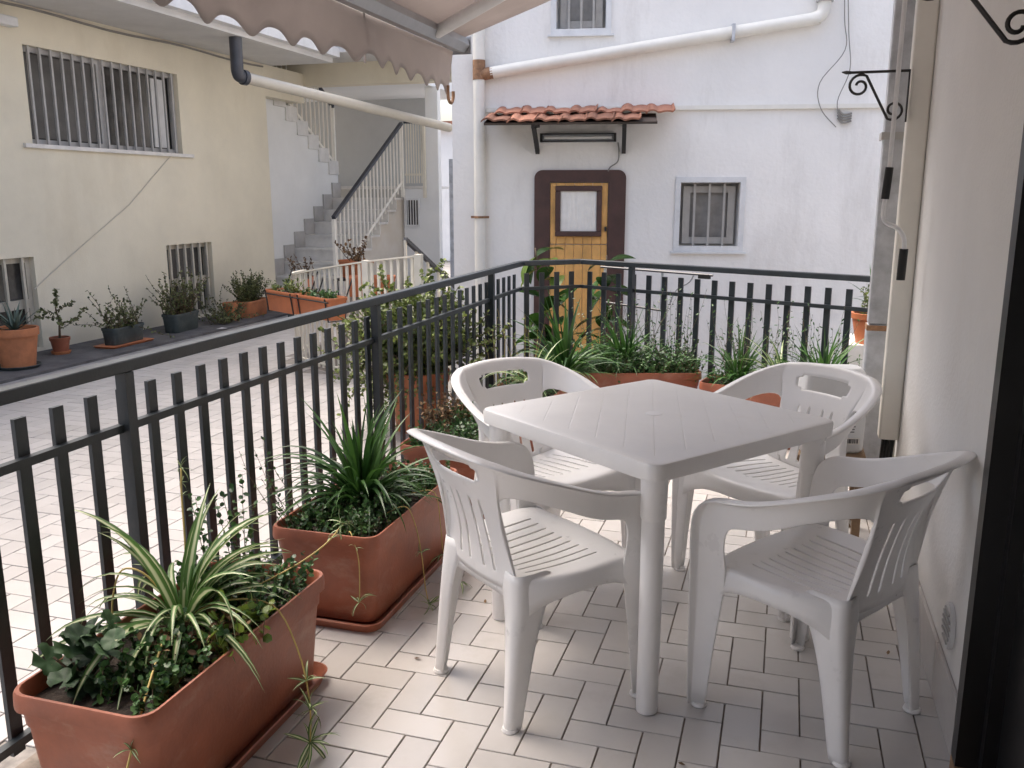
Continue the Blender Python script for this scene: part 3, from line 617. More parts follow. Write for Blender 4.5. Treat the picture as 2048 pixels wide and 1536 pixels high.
for ya, yb2 in ((3.95, 3.75), (-.8, -.6)):
    b = MB().tube([(AX + .04, ya, AZ - .012), (AX + 1.2, ya - .6, AZ + .30)], .028, 12); b.build('arm', 'alu_white', aw, 60)
    b = MB().tube([(AX + 1.2, ya - .6, AZ + .30), (WX, yb2, WZ - .12)], .030, 12); b.build('arm', 'alu_white', aw, 60)
b = MB().tube([(WX, AY0, WZ), (WX, AY1, WZ)], .045, 14); b.box(WX - .05, HX, AY0, AY1, WZ + .05, WZ + .08); b.build('roller', 'alu_white', aw)
b = MB().tube(smooth_path([(AX - .045, AY1 - .02, AZ - .2), (AX - .045, AY1 - .02, AZ - .26), (AX - .045, AY1 + .02, AZ - .28), (AX - .045, AY1 + .05, AZ - .25), (AX - .045, AY1 + .05, AZ - .22)]), .008, 6); b.build('hook', 'rust', aw)
# crank rod
ck = thing('awning_crank', (.33, 3.6, .9), 'white awning crank rod with two black grips hanging beside the downpipe', 'crank')
DXC = .03; pk = [(.372, 3.62, 2.85), (.352, 3.62, 2.1), (.318 + DXC, 3.62, 1.48), (.312 + DXC, 3.62, 1.38)]
MB().tube(pk, .0085, 10).build('rod', 'alu_white', ck, 60)
MB().tube([(.3185 + DXC, 3.62, 1.50), (.312 + DXC, 3.62, 1.385)], .0145, 12).build('grip', 'rubber', ck, 60)
MB().tube(smooth_path([(x_ + DXC, y_, z_) for x_, y_, z_ in ((.312, 3.62, 1.385), (.310, 3.62, 1.33), (.322, 3.61, 1.30), (.36, 3.60, 1.28), (.385, 3.59, 1.245), (.39, 3.59, 1.19), (.388, 3.59, 1.12))]), .0085, 10).build('crank_arm', 'alu_white', ck, 60)
MB().tube([(.389 + DXC, 3.59, 1.205), (.387 + DXC, 3.59, 1.09)], .0155, 12).build('grip', 'rubber', ck, 60)

# ------------------------------------------------------------------ terrace railing
rl = thing('terrace_railing', (RX, 3, 0), 'dark grey metal railing with flat vertical bars round the terrace', 'railing')
segs = [(Vector((RX, -3.2)), K1), (K1, K2), (K2, K3)]
def rpath(z, off=0):
    out = []; prev = None; pts = [segs[0][0], K1, K2, K3]
    for i, p in enumerate(pts):
        ds = []
        if i: ds.append((pts[i] - pts[i-1]).normalized())
        if i < 3: ds.append((pts[i+1] - pts[i]).normalized())
        d = sum(ds, Vector((0, 0))).normalized(); nn_ = Vector((-d.y, d.x)); k = 1 / max(.5, nn_.dot(Vector((-ds[0].y, ds[0].x))))
        q = p + nn_ * off * k; out.append((q, nn_ * k, z))
    return out
def railbar(name, z, w, h, off):
    rings = []
    for q, nn_, zz in rpath(z, off):
        a = q + nn_ * w / 2; c2 = q - nn_ * w / 2
        rings.append([(a.x, a.y, zz - h/2), (c2.x, c2.y, zz - h/2), (c2.x, c2.y, zz + h/2), (a.x, a.y, zz + h/2)])
    return MB().loft(rings).build(name, 'rail', rl)
bevel(railbar('top_rail', .943, .045, .034, 0), .004, 1)
railbar('middle_rail', .768, .022, .022, .010); railbar('bottom_rail', .085, .022, .022, .010)
def fbar(p, d, w, t_, z0, z1, name):
    nn_ = Vector((-d.y, d.x)); b = MB(); b.obox((p.x, p.y, (z0+z1)/2), (d * w/2).to_3d(), (nn_ * t_/2).to_3d(), (0, 0, (z1-z0)/2)); return b.build(name, 'rail', rl)
for si, (a, c2) in enumerate(segs):
    d = (c2 - a).normalized(); nn_ = Vector((-d.y, d.x)); L_ = (c2 - a).length
    if si == 0:
        k0 = 1.99 - .118 * 6; ts = [k0 + .118 * k + 3.2 for k in range(40)]; ts = [t_ for t_ in ts if t_ < L_ - .03]; posts = [1.97 + 3.2 - 1.55, 1.97 + 3.2, 3.55 + 3.2, 5.18 + 3.2]
    elif si == 1: ts = [.05, .165, .28, .395]; posts = []
    else: ts = [.06 + .122 * k for k in range(16)]; posts = [.43]
    for t_ in ts: fbar(a + d * t_ + nn_ * .0275, d, .036, .012, .045, .874 + random.uniform(-.002, .002), 'baluster')
    for t_ in posts: fbar(a + d * t_ - nn_ * .004, d, .034, .034, 0, .925, 'post')

# ------------------------------------------------------------------ table
tb = thing('garden_table', (-.364, 2.713, 0), 'square white plastic garden table with lattice top standing on round legs', 'table')
TA = R(-36.4)
def build_table():
    h = .729; b = MB(); S = .395; rings = []
    for hx, r_, z in ((S - .012, .028, h - .048), (S - .002, .036, h - .046), (S, .038, h - .010), (S - .003, .036, h - .003), (S - .010, .03, h)):
        rings.append(rrect(hx, hx, r_, z))
    o = b.loft(rings).build('table_top', 'table_plastic', None, 40); o.parent = tb
    b = MB().lathe([(.027, 0), (.027, .0012), (.024, .0024), (.0, .0024)], (0, 0, h), 28, False, False); o = b.build('parasol_hole_cap', 'plastic', None, 40); o.parent = tb
    b = MB()
    for ax in ((1, 0), (0, 1)):
        for sg in (-1, 1):
            c = (ax[1] * sg * .33, ax[0] * sg * .33); b.box(c[0] - (.30 if ax[0] else .006), c[0] + (.30 if ax[0] else .006), c[1] - (.30 if ax[1] else .006), c[1] + (.30 if ax[1] else .006), h - .075, h - .049)
    o = b.build('apron', 'plastic', None); o.parent = tb
    for sx in (-1, 1):
        for sy in (-1, 1):
            b = MB().lathe([(.024, 0), (.029, .002), (.0295, .012), (.031, h - .17), (.031, h - .15)], (sx * .345, sy * .345, 0), 24); lg = b.build('leg', 'plastic', None, 40); lg.parent = tb
            b = MB().lathe([(.0325, h - .165), (.0345, h - .162), (.036, h - .06), (.040, h - .047)], (sx * .345, sy * .345, 0), 24); q = b.build('sleeve', 'plastic', None, 40); q.parent = lg
    tb.rotation_euler = (0, 0, TA)
build_table()

# ------------------------------------------------------------------ chair: facing +Y
def build_chair(t):
    def fin(b, name, th=.0042, lv=1):
        o = b.build(name, 'plastic', None, 180); o.parent = t
        if lv: s_ = o.modifiers.new('s', 'SUBSURF'); s_.levels = lv; s_.render_levels = lv
        m_ = o.modifiers.new('t', 'SOLIDIFY'); m_.thickness = th; m_.offset = 0
        return o
    # backrest, arms and front posts: stations (upper edge, lower edge, flange direction in plan, flange width)
    st_ = []
    for x in (0, .019, .0215, .0325, .035, .058, .0605, .0715, .074, .080, .088, .104, .118, .127, .132):
        st_.append(((x * 1.36, -.296 + 1.75 * x * x, .776 - .7 * x * x), (x * 1.40, -.172 + .5 * x * x, .372 + .9 * x * x), (x * 2.0, -1), .030))
    def R_(o, i, fd, fw): st_.append((o, i, fd, fw))
    R_((.188, -.257, .759), (.1405, -.205, .550), (.45, -.88), .031)
    R_((.196, -.251, .757), (.145, -.213, .612), (.5, -.8), .031)
    R_((.206, -.243, .753), (.155, -.216, .642), (.6, -.72), .031)
    R_((.224, -.224, .744), (.176, -.208, .656), (.75, -.6), .031)
    R_((.246, -.188, .729), (.212, -.174, .652), (.9, -.4), .031)
    R_((.262, -.135, .709), (.238, -.122, .634), (1, -.15), .030)
    R_((.272, -.070, .684), (.254, -.060, .608), (1, 0), .029)
    R_((.277, -.005, .661), (.263, .000, .580), (1, 0), .028)
    R_((.279, .055, .645), (.266, .050, .567), (1, 0), .028)
    R_((.279, .110, .639), (.265, .092, .560), (1, .05), .028)
    R_((.277, .152, .632), (.263, .113, .553), (1, .15), .028)
    R_((.275, .182, .612), (.261, .126, .537), (1, .3), .028)
    R_((.273, .199, .578), (.259, .132, .512), (1, .4), .027)
    R_((.271, .206, .535), (.257, .134, .485), (1, .4), .026)
    R_((.268, .209, .46), (.253, .130, .45), (1, .4), .024)
    R_((.266, .210, .40), (.250, .126, .395), (1, .4), .022)
    R_((.265, .211, .32), (.248, .140, .315), (1, .4), .020)
    R_((.264, .213, .16), (.248, .162, .16), (1, .4), .016)
    R_((.262, .215, .004), (.246, .178, .004), (1, .4), .012)
    fr = [0, .085, .10, .125, .25, .40, .55, .625, .65, .72, .765, .785, .83, .875, .895, .95, 1.0]
    full = [tuple((-o[0], o[1], o[2]) for o in s_[:2]) + ((-s_[2][0], s_[2][1]), s_[3]) for s_ in st_[:0:-1]] + st_
    b = MB(); nr = len(fr) + 2
    for O, I, fd, fw in full:
        O, I = Vector(O), Vector(I); fd = Vector((fd[0], fd[1], 0)).normalized()
        for f_ in fr:
            p = I.lerp(O, f_)
            if abs(O.x) < .182 and O.z > .7: p.y += .022 * math.sin(math.pi * f_) - .02 * max(0, .3 - f_); p.x *= 1 - .24 * math.sin(math.pi * min(1, f_ / .92)) ** 1.2
            b.v.append(p)
        b.v.append(O + fd * fw * .55 + Vector((0, 0, .001 if O.z > .5 else 0))); b.v.append(O + fd * fw + Vector((0, 0, -.006 if O.z > .5 else 0)))
    nc = len(full); mid = len(st_) - 1
    for i in range(nc - 1):
        xm = abs(i + .5 - mid)
        for k in range(nr - 1):
            slot = (2 <= xm < 3 or 6 <= xm < 7 or 1 < xm < 4 and False) and 2 <= k <= 6
            hole = (xm < 10 and 11 <= k <= 12) or (xm < 8 and 10 <= k <= 13)
            if xm > 8.9 and hole and k == 99: hole = False
            if slot or hole: continue
            a = i * nr + k; b.f.append((a, a + nr, a + nr + 1, a + 1))
    fin(b, 'backrest', .0048)
    # seat with slots and rolled skirt
    slots = [-.156 + .039 * k for k in range(9)]; cx = [-.238, -.222, -.19]
    for s_ in slots: cx += [s_ - .0062, s_ - .0044, s_ + .0044, s_ + .0062]
    cx += [.19, .222, .238]
    cy = [-.170, -.155, -.128, -.118, -.112, -.06, 0, .06, .106, .112, .122, .15, .178, .2]
    b = MB()
    def zs(x, y):
        z = .432 - .020 * math.cos(min(1, abs(x) / .24) * math.pi / 2) * (1 if y < .08 else max(0, 1 - (y - .08) / .12)) - .014 * max(0, min(1, (.08 - y) / .25))
        if y > .14: z -= (y - .14) ** 2 * 4
        return z
    def wx(x, y): return x * (1 + .02 * max(0, y) / .2 - .26 * (max(0, -y) / .17) ** 1.5)
    for y in cy:
        for x in cx: b.v.append((wx(x, y), y + (.016 * math.cos(x / .24 * math.pi / 2) if y > .17 else 0), zs(x, y)))
    n = len(cx)
    for j in range(len(cy) - 1):
        for i in range(n - 1):
            xm = (cx[i] + cx[i+1]) / 2; ym = (cy[j] + cy[j+1]) / 2
            if any(abs(xm - s_) < .002 for s_ in slots) and -.118 < ym < .112: continue
            a = j * n + i; b.f.append((a, a + 1, a + 1 + n, a + n))
    loop = [(0, i) for i in range(n)] + [(j, n - 1) for j in range(1, len(cy))] + [(len(cy) - 1, i) for i in range(n - 2, -1, -1)] + [(j, 0) for j in range(len(cy) - 2, 0, -1)]
    base = len(b.v); m_ = len(loop)
    for lev in (1, 2):
        for j, i in loop:
            p = Vector(b.v[j * n + i]); c = Vector((p.x, p.y, 0)); ed = c.normalized() * (.009 if lev == 1 else .012)
            if j == 0 and 3 < i < n - 4: ed *= .2
            if i in (0, n - 1): dep = .048 + .085 * (abs(p.y - .01) / .19) ** 2.8
            else: dep = .046 + .075 * (abs(p.x) / .24) ** 2.8
            b.v.append((p.x + ed.x, p.y + ed.y, p.z - dep * (.28 if lev == 1 else 1)))
    for k in range(m_):
        k2 = (k + 1) % m_; a = loop[k][0] * n + loop[k][1]; c = loop[k2][0] * n + loop[k2][1]
        b.f.append((c, a, base + k, base + k2)); b.f.append((base + k2, base + k, base + m_ + k, base + m_ + k2))
    fin(b, 'seat', .0042)
    # rear legs: open rounded channels; front legs: inner web behind the post
    for sg in (-1, 1):
        b = MB(); stn = ((.432, .188, -.182, .080, .115, .026), (.385, .196, -.186, .086, .120, .028), (.33, .199, -.190, .070, .092, .026), (.26, .200, -.196, .058, .074, .022), (.16, .200, -.204, .048, .060, .018), (.06, .200, -.212, .042, .050, .016), (.0, .200, -.217, .039, .045, .015))
        rows_ = []
        for z, cx_, cy_, a, c, r_ in stn:
            row = [(cx_ - a, cy_ + .012, z), (cx_ - a * .6, cy_ + .003, z)]
            for k in range(5):
                an = R(270 + 90 * k / 4); row.append((cx_ - r_ + r_ * math.cos(an), cy_ + r_ + r_ * math.sin(an), z))
            row += [(cx_ + .001, cy_ + c * .7, z), (cx_ - .004, cy_ + c, z)]
            rows_.append([(sg * x, y, z_) for x, y, z_ in row])
        nn_ = len(rows_[0])
        for row in rows_: b.v += row
        for i in range(len(rows_) - 1):
            for k in range(nn_ - 1): a = i * nn_ + k; b.f.append((a, a + 1, a + 1 + nn_, a + nn_))
        lg = fin(b, 'leg', .0048)
        q = MB().lathe([(.022, 0), (.024, .004), (.021, .012)], (sg * .184, -.200, 0), 12); o = q.build('foot_pad', 'plastic', None, 40); o.parent = lg
        b = MB()
        for z, x, y, w_ in ((.42, .258, .204, .06), (.40, .257, .205, .05), (.33, .255, .206, .042), (.2, .254, .209, .034), (.004, .254, .213, .026)):
            b.v += [(sg * (x + .012), y + .002, z), (sg * (x - w_ * .45), y + .004, z), (sg * (x - w_), y - .004, z)]
        for i in range(4):
            for k in range(2): a = i * 3 + k; b.f.append((a, a + 1, a + 4, a + 3))
        lg = fin(b, 'leg', .0048)
        q = MB().lathe([(.020, 0), (.022, .004), (.019, .012)], (sg * .246, .198, 0), 12); o = q.build('foot_pad', 'plastic', None, 40); o.parent = lg
    return t
CH = [((-.645, 2.30), -38.5, 'white plastic armchair at left of the table, its back towards the spider plant planter'),
      ((-.805, 3.04), -127, 'white plastic armchair at the far left of the table, facing the camera'),
      ((.005, 3.215), -219, 'white plastic armchair at the far right of the table, in front of the downpipe'),
      ((.145, 2.40), -303, 'white plastic armchair nearest the cream wall and dark door, back to the right')]
ch0 = build_chair(thing('plastic_armchair', (0, 0, 0), CH[0][2], 'chair', 'white plastic armchairs around the table'))
def dup(root):
    r_ = root.copy(); COL.objects.link(r_)
    for c in list(root.children):
        k = c.copy(); COL.objects.link(k); k.parent = r_
        for g_ in c.children: q = g_.copy(); COL.objects.link(q); q.parent = k
    return r_
chairs = [ch0] + [dup(ch0) for _ in range(3)]
for o, (p, a, lab) in zip(chairs, CH): o.location = (p[0], p[1], 0); o.rotation_euler = (0, 0, R(a)); o['label'] = lab

# ------------------------------------------------------------------ planters
def planter(cx, cy, rot, L_, W_, h, label, m='terracotta', saucer=True, name='planter', z0=0, group=None, soil=True, cat='planter'):
    t = thing(name, (cx, cy, z0), label, cat, group); hx, hy = W_ / 2, L_ / 2; b = MB(); c = (cx, cy)
    zb = z0 + (.022 if saucer else 0); z1 = z0 + h
    pr = [(.80, .0), (.815, .012), (.905, .70), (.915, .73), (.93, .735), (.945, .86), (1.0, .865), (1.005, .90), (1.0, .975), (.985, 1.0), (.95, 1.0), (.935, .985), (.90, .80)]
    rings = []
    for f_, g_ in pr:
        ins = (1 - f_) * hx * .9; rings.append(rrect(hx - ins, hy - ins * 1.2, .045, zb + (z1 - zb) * g_, c, rot))
    b.loft(rings, True, True); bo = b.build('body', m, t, 35)
    if soil:
        q = MB(); ring = rrect(hx * .93, hy * .95, .04, z1 - h * .13, c, rot); n = len(ring); cpt = (cx, cy, z1 - h * .09)
        q.v = ring + [cpt]; q.f = [(i, (i + 1) % n, n) for i in range(n)]; q.build('soil', 'soil', t, 180)
    if saucer:
        q = MB(); q.loft([rrect(hx * .92, hy * .96, .05, z0, c, rot), rrect(hx * .97, hy * 1.0, .055, z0 + .03, c, rot), rrect(hx * .99, hy * 1.015, .055, z0 + .033, c, rot), rrect(hx * .97, hy * .995, .05, z0 + .036, c, rot), rrect(hx * .90, hy * .94, .045, z0 + .008, c, rot)], True, True)
        q.build('saucer', m, t, 35)
    return t
G1 = 'terracotta planters along the terrace railing'
planter(-1.392, 1.745, 0, .79, .37, .335, 'long terracotta planter at the bottom left with a striped spider plant', group=G1)
planter(-1.378, 2.785, 0, .79, .385, .335, 'long terracotta planter in the middle of the railing with a green strap leaved clump', group=G1)
planter(-1.375, 3.80, 0, .78, .385, .335, 'terracotta planter third along the railing, full of small leaved cover', group=G1)
planter(-1.34, 4.80, 0, .78, .385, .335, 'terracotta planter at the far end of the left railing behind the far left chair', group=G1)
planter(-.87, 5.47, R(17 + 90), .80, .36, .335, 'terracotta planter in front of the wooden door behind the table', group=G1)
planter(-.03, 5.20, R(-12 + 90), .78, .30, .335, 'terracotta planter behind the far right chair under the front railing', group=G1)

# ------------------------------------------------------------------ plants
def strap_mesh(name, m, L_=.4, w=.022, th0=8, bend=100, fold=.35, n=9, twist=0):
    b = MB(); b.uv = []; p = Vector((0, 0, 0)); 
    for i in range(n + 1):
        t = i / n; th = R(th0 + bend * t ** 1.25); d = Vector((math.sin(th), 0, math.cos(th)))
        if i: p = p + d * L_ / n
        ww = w * (.55 + .9 * t if t < .35 else .87 * (1 - ((t - .35) / .65) ** 1.7) + .01) * .5
        nrm = Vector((math.cos(th), 0, -math.sin(th))); tw = twist * t; sd_ = Vector((0, math.cos(tw), 0)) + nrm * math.sin(tw)
        for s_, u in ((-1, 0), (0, .5), (1, 1)):
            b.v.append(p + sd_ * ww * s_ + (nrm * ww * fold * -abs(s_))); b.uv.append((u, t))
    for i in range(n):
        for k in (0, 1): a = i * 3 + k; b.f.append((a, a + 1, a + 4, a + 3))
    me = bpy.data.meshes.new(name); me.from_pydata([tuple(v) for v in b.v], [], b.f); ul = me.uv_layers.new(name='UVMap')
    fl = []
    for l in me.loops: fl += b.uv[l.vertex_index]
    ul.data.foreach_set('uv', fl); me.materials.append(M[m]); me.polygons.foreach_set('use_smooth', [True] * len(me.polygons)); return me
SG = [strap_mesh('leaf', 'leaf_green', .42, w_, a, bd, .4, twist=tw, n=10) for a, bd, tw, w_ in ((4, 22, .2, .020), (7, 48, -.5, .022), (12, 72, .6, .019), (16, 98, .2, .022), (26, 92, -.4, .018), (34, 84, .5, .020), (44, 66, -.3, .017), (10, 125, .3, .019), (22, 120, -.7, .016))]
SS = [strap_mesh('leaf', 'leaf_striped', .42, w_, a, bd, .4, twist=tw, n=10) for a, bd, tw, w_ in ((8, 60, .4, .030), (14, 95, -.5, .027), (20, 110, .7, .030), (30, 105, .2, .026), (40, 92, -.6, .028), (52, 75, .5, .024), (16, 140, -.3, .026))]
SA = [strap_mesh('leaf', 'leaf_aloe', .24, .032, a, bd, .5) for a, bd in ((10, 12), (28, 15), (45, 5), (60, -10))]
SP = [strap_mesh('leaf', 'leaf_striped', .07, .010, a, bd, .3, n=5) for a, bd in ((20, 60), (50, 70), (80, 50))]
def clump(name, loc, n, meshes, s0, s1, label, cat, group=None, spread=.03, only=None):
    t = thing(name, loc, label, cat, group)
    for k in range(n):
        a = random.uniform(0, 2 * math.pi) if not only else random.uniform(*only); me = meshes[min(len(meshes) - 1, int(len(meshes) * (k / n) ** .9))]; r_ = random.uniform(0, spread)
        inst('leaf', me, t, (r_ * math.cos(a), r_ * math.sin(a), random.uniform(-.01, .01)), (random.gauss(0, .16), random.gauss(0, .16), a), random.uniform(s0, s1) * (1 - .25 * (k / n)))
    return t
def leaf_poly(c, d, nrm, L_, W_):
    d, nrm = d.normalized(), nrm.normalized(); s_ = d.cross(nrm)
    if s_.length < 1e-3: s_ = d.orthogonal()
    s_.normalize(); up = s_.cross(d)
    return [c, c + d*L_*.3 + s_*W_*.45 + up*W_*.08, c + d*L_*.72 + s_*W_*.42 + up*W_*.06, c + d*L_, c + d*L_*.72 - s_*W_*.42 + up*W_*.06, c + d*L_*.3 - s_*W_*.45 + up*W_*.08]
def rv(): 
    while True:
        v = Vector((random.uniform(-1, 1), random.uniform(-1, 1), random.uniform(-1, 1)))
        if .05 < v.length < 1: return v.normalized()
def sprigs(roots, nleaf, ls, lw, wander=.5, up=.4, L_=.15, stem_r=.0015):
    """leafy stems: returns (stem MB, leaf MB)"""
    sm, lf = MB(), MB()
    for p0, d0, ln in roots:
        p = Vector(p0); d = Vector(d0).normalized(); pts = [p.copy()]; ns = 7
        for i in range(ns):
            d = (d + rv() * wander * .35 + Vector((0, 0, up * .2))).normalized(); p = p + d * ln / ns; pts.append(p.copy())
        sm.tube(pts, [stem_r * (1 - .6 * i / ns) for i in range(ns + 1)], 4, False)
        for k in range(nleaf):
            f_ = (k + random.random()) / nleaf * ns; i = min(ns - 1, int(f_)); q = pts[i].lerp(pts[i+1], f_ - i)
            ld = (rv() + d * .4).normalized(); s_ = random.uniform(.7, 1.25)
            lf.add(leaf_poly(q, ld, rv() + Vector((0, 0, 1.2)), ls * s_, lw * s_), [(0, 1, 2, 3), (0, 3, 4, 5)])
    return sm, lf
def plant(name, loc, roots, nleaf, ls, lw, leafm, label, cat='plant', group=None, wander=.5, up=.4, stem_r=.0015, stemm='stem'):
    t = thing(name, loc, label, cat, group); sm, lf = sprigs(roots, nleaf, ls, lw, wander, up, stem_r=stem_r)
    sm.build('stems', stemm, t, 180); o = lf.build('foliage', leafm, t); o['kind'] = 'stuff'; return t
def bedroots(x0, x1, y0, y1, z, n, l0, l1, out=.5, rot=0, c=None):
    r_ = []
    for _ in range(n):
        x, y = random.uniform(x0, x1), random.uniform(y0, y1)
        if c: dx, dy = x, y; x = c[0] + dx * math.cos(rot) - dy * math.sin(rot); y = c[1] + dx * math.sin(rot) + dy * math.cos(rot)
        r_.append(((x, y, z), (random.gauss(0, out), random.gauss(0, out), 1), random.uniform(l0, l1)))
    return r_
zs_ = .29
# planter one
clump('spider_plant', (-1.43, 1.77, .31), 66, SS, .7, 1.15, 'large green and cream striped spider plant at the bottom left', 'spider plant')
plant('ground_cover_plant', (-1.38, 1.95, zs_), bedroots(-1.52, -1.25, 1.82, 2.08, zs_, 130, .05, .15), 16, .017, .014, 'leaf_small', 'dark small leaved creeper at the back of the spider plant planter')
plant('ground_cover_plant', (-1.33, 1.55, zs_), bedroots(-1.42, -1.25, 1.42, 1.72, zs_, 80, .04, .11), 16, .018, .016, 'leaf_small', 'low clover like creeper at the front of the spider plant planter')
plant('dry_plant', (-1.33, 1.68, zs_), bedroots(-1.40, -1.24, 1.58, 1.80, zs_, 60, .05, .12, .6), 7, .022, .012, 'dry', 'withered brown stems in the middle of the spider plant planter')
plant('yellow_green_herb', (-1.25, 1.78, zs_), bedroots(-1.30, -1.21, 1.62, 1.86, zs_, 16, .06, .13, .6), 9, .026, .024, 'leaf_lime', 'yellow green lobed leaves at the edge of the spider plant planter')
plant('upright_sprig', (-1.46, 2.02, zs_), [((random.uniform(-1.54, -1.38), random.uniform(1.95, 2.10), zs_), (random.gauss(0, .12), random.gauss(0, .12), 1), random.uniform(.2, .36)) for _ in range(9)], 26, .017, .014, 'leaf_small', 'tall leafy sprigs standing against the railing behind the spider plant', wander=.2)
def round_leaf_mesh(m):
    b = MB(); n = 22; b.v = [(0, 0, 0)]
    for rr, hh, wv in ((.5, .10, .02), (.85, .20, .06), (1.0, .17, .11)):
        for k in range(n): a = 2 * math.pi * (k + .5) / n * .95 + .2; r_ = rr * (1 + .06 * math.cos(k * 1.9) * rr); b.v.append((r_ * math.cos(a), r_ * math.sin(a), hh + wv * math.sin(k * 1.7)))
    b.f = [(0, k + 1, k + 2) for k in range(n - 1)]
    for q in (0, 1): b.f += [(1 + q*n + k, 1 + (q+1)*n + k, 2 + (q+1)*n + k, 2 + q*n + k) for k in range(n - 1)]
    me = bpy.data.meshes.new('leaf'); me.from_pydata(b.v, [], b.f); me.materials.append(M[m]); me.polygons.foreach_set('use_smooth', [True] * len(me.polygons)); return me
rlm = round_leaf_mesh('leaf_geranium')
t = thing('geranium', (-1.49, 1.50, .30), 'dark geranium with round ruffled leaves in the corner of the spider plant planter', 'plant')
for k in range(26):
    a = random.uniform(0, 6.28); r_ = random.uniform(.02, .12); inst('leaf', rlm, t, (r_ * math.cos(a), r_ * math.sin(a) * .8, random.uniform(0, .13)), (random.gauss(0, .5), random.gauss(0, .5), a), random.uniform(.024, .046))
b = MB()
for k in range(14): a = random.uniform(0, 6.28); r_ = random.uniform(.03, .1); b.tube([(-1.49, 1.50, .28), (-1.49 + r_ * .6 * math.cos(a), 1.50 + r_ * .6 * math.sin(a), .33), (-1.49 + r_ * math.cos(a), 1.5 + r_ * math.sin(a), .36)], .003, 5)
b.build('stems', 'stem', t)
def runner(ctrl, label, tufts, r_=.0025):
    t = thing('spider_runner', ctrl[0], label, 'plant runner', 'spider plant runners'); MB().tube(smooth_path(ctrl, 5), r_, 6).build('stem', 'runner', t, 180)
    P = smooth_path(ctrl, 5)
    for f_, s_, n in tufts:
        p = P[min(len(P) - 1, int(f_ * (len(P) - 1)))]
        for k in range(n): inst('leaf', random.choice(SP), t, p - Vector(ctrl[0]), (random.gauss(0, .6), random.gauss(0, .6), random.uniform(0, 6.28)), s_ * random.uniform(.7, 1.2))
runner([(-1.42, 1.76, .33), (-1.33, 1.80, .38), (-1.22, 1.86, .355), (-1.14, 1.84, .25), (-1.09, 1.80, .14), (-1.07, 1.76, .05)], 'yellow runner with plantlets drooping over the planter edge to the floor', [(.72, .8, 6), (.85, 1.0, 10), (1, 1.2, 14)])
runner([(-1.42, 1.78, .34), (-1.32, 1.88, .37), (-1.24, 2.02, .40), (-1.20, 2.12, .43), (-1.19, 2.2, .46)], 'yellow runner arching right along the spider plant planter', [(.8, .5, 5), (.9, .5, 5), (1, .7, 9)])
runner([(-1.42, 1.74, .33), (-1.36, 1.62, .37), (-1.30, 1.50, .36), (-1.27, 1.41, .30), (-1.255, 1.34, .22), (-1.26, 1.32, .17)], 'yellow runner hanging down the front end of the spider plant planter', [(.75, .6, 7), (.9, .6, 7), (1, 1.0, 13)])
runner([(-1.44, 1.80, .34), (-1.46, 1.84, .5), (-1.49, 1.88, .62), (-1.50, 1.90, .69)], 'upright yellow runner with tiny plantlets in front of the railing', [(.7, .35, 5), (.85, .35, 4), (1, .6, 8)])
runner([(-1.44, 1.76, .34), (-1.50, 1.74, .45), (-1.56, 1.72, .47), (-1.58, 1.70, .40), (-1.57, 1.68, .33)], 'curled yellow runner left of the spider plant towards the railing', [(.9, .4, 5), (1, .6, 7)])
# planter two
clump('strap_leaf_plant', (-1.40, 2.74, .30), 150, SG, .75, 1.2, 'dense dark green strap leaved clump in the middle railing planter', 'plant')
plant('ground_cover_plant', (-1.38, 2.6, zs_), bedroots(-1.53, -1.22, 2.45, 2.72, zs_, 130, .05, .12), 16, .016, .014, 'leaf_small', 'small leaved creeper spilling at the near end of the middle planter')
plant('ground_cover_plant', (-1.38, 3.0, zs_), bedroots(-1.53, -1.22, 2.8, 3.14, zs_, 120, .05, .12), 14, .016, .013, 'leaf_small', 'small leaved creeper at the far end of the middle planter')
plant('trailing_sprig', (-1.55, 2.5, zs_), [((-1.52, random.uniform(2.4, 2.6), .31), (-.6, random.gauss(-.3, .3), .8), random.uniform(.22, .36)) for _ in range(7)], 10, .014, .012, 'leaf_small', 'thin leafy sprigs reaching from the middle planter through the railing', wander=.4)
runner([(-1.26, 2.62, .33), (-1.19, 2.64, .36), (-1.165, 2.66, .30), (-1.15, 2.68, .18), (-1.13, 2.66, .07), (-1.10, 2.62, .02)], 'thin runner trailing from the middle planter down to the floor tiles', [(.6, .7, 7), (1, .9, 10)], .0018)
runner([(-1.30, 2.44, .33), (-1.27, 2.40, .34), (-1.24, 2.385, .26), (-1.24, 2.38, .12)], 'short runner hanging down the near face of the middle planter', [(.55, .6, 6), (1, .9, 9)], .0018)
runner([(-1.26, 2.85, .33), (-1.17, 2.86, .34), (-1.14, 2.84, .22), (-1.12, 2.82, .12), (-1.05, 2.80, .03)], 'thin runner trailing over the long side of the middle planter behind the left chair', [(.75, .9, 9), (1, .9, 9)], .0018)
# planter three
plant('ground_cover_plant', (-1.38, 3.65, zs_), bedroots(-1.54, -1.22, 3.45, 4.1, zs_, 240, .06, .15), 16, .017, .014, 'leaf_small', 'mound of small leaved creeper in the third railing planter')
plant('dry_plant', (-1.48, 3.78, .32), bedroots(-1.56, -1.40, 3.6, 4.0, .34, 60, .08, .18, .7), 8, .022, .012, 'dry', 'withered brown tuft among the creeper of the third railing planter')
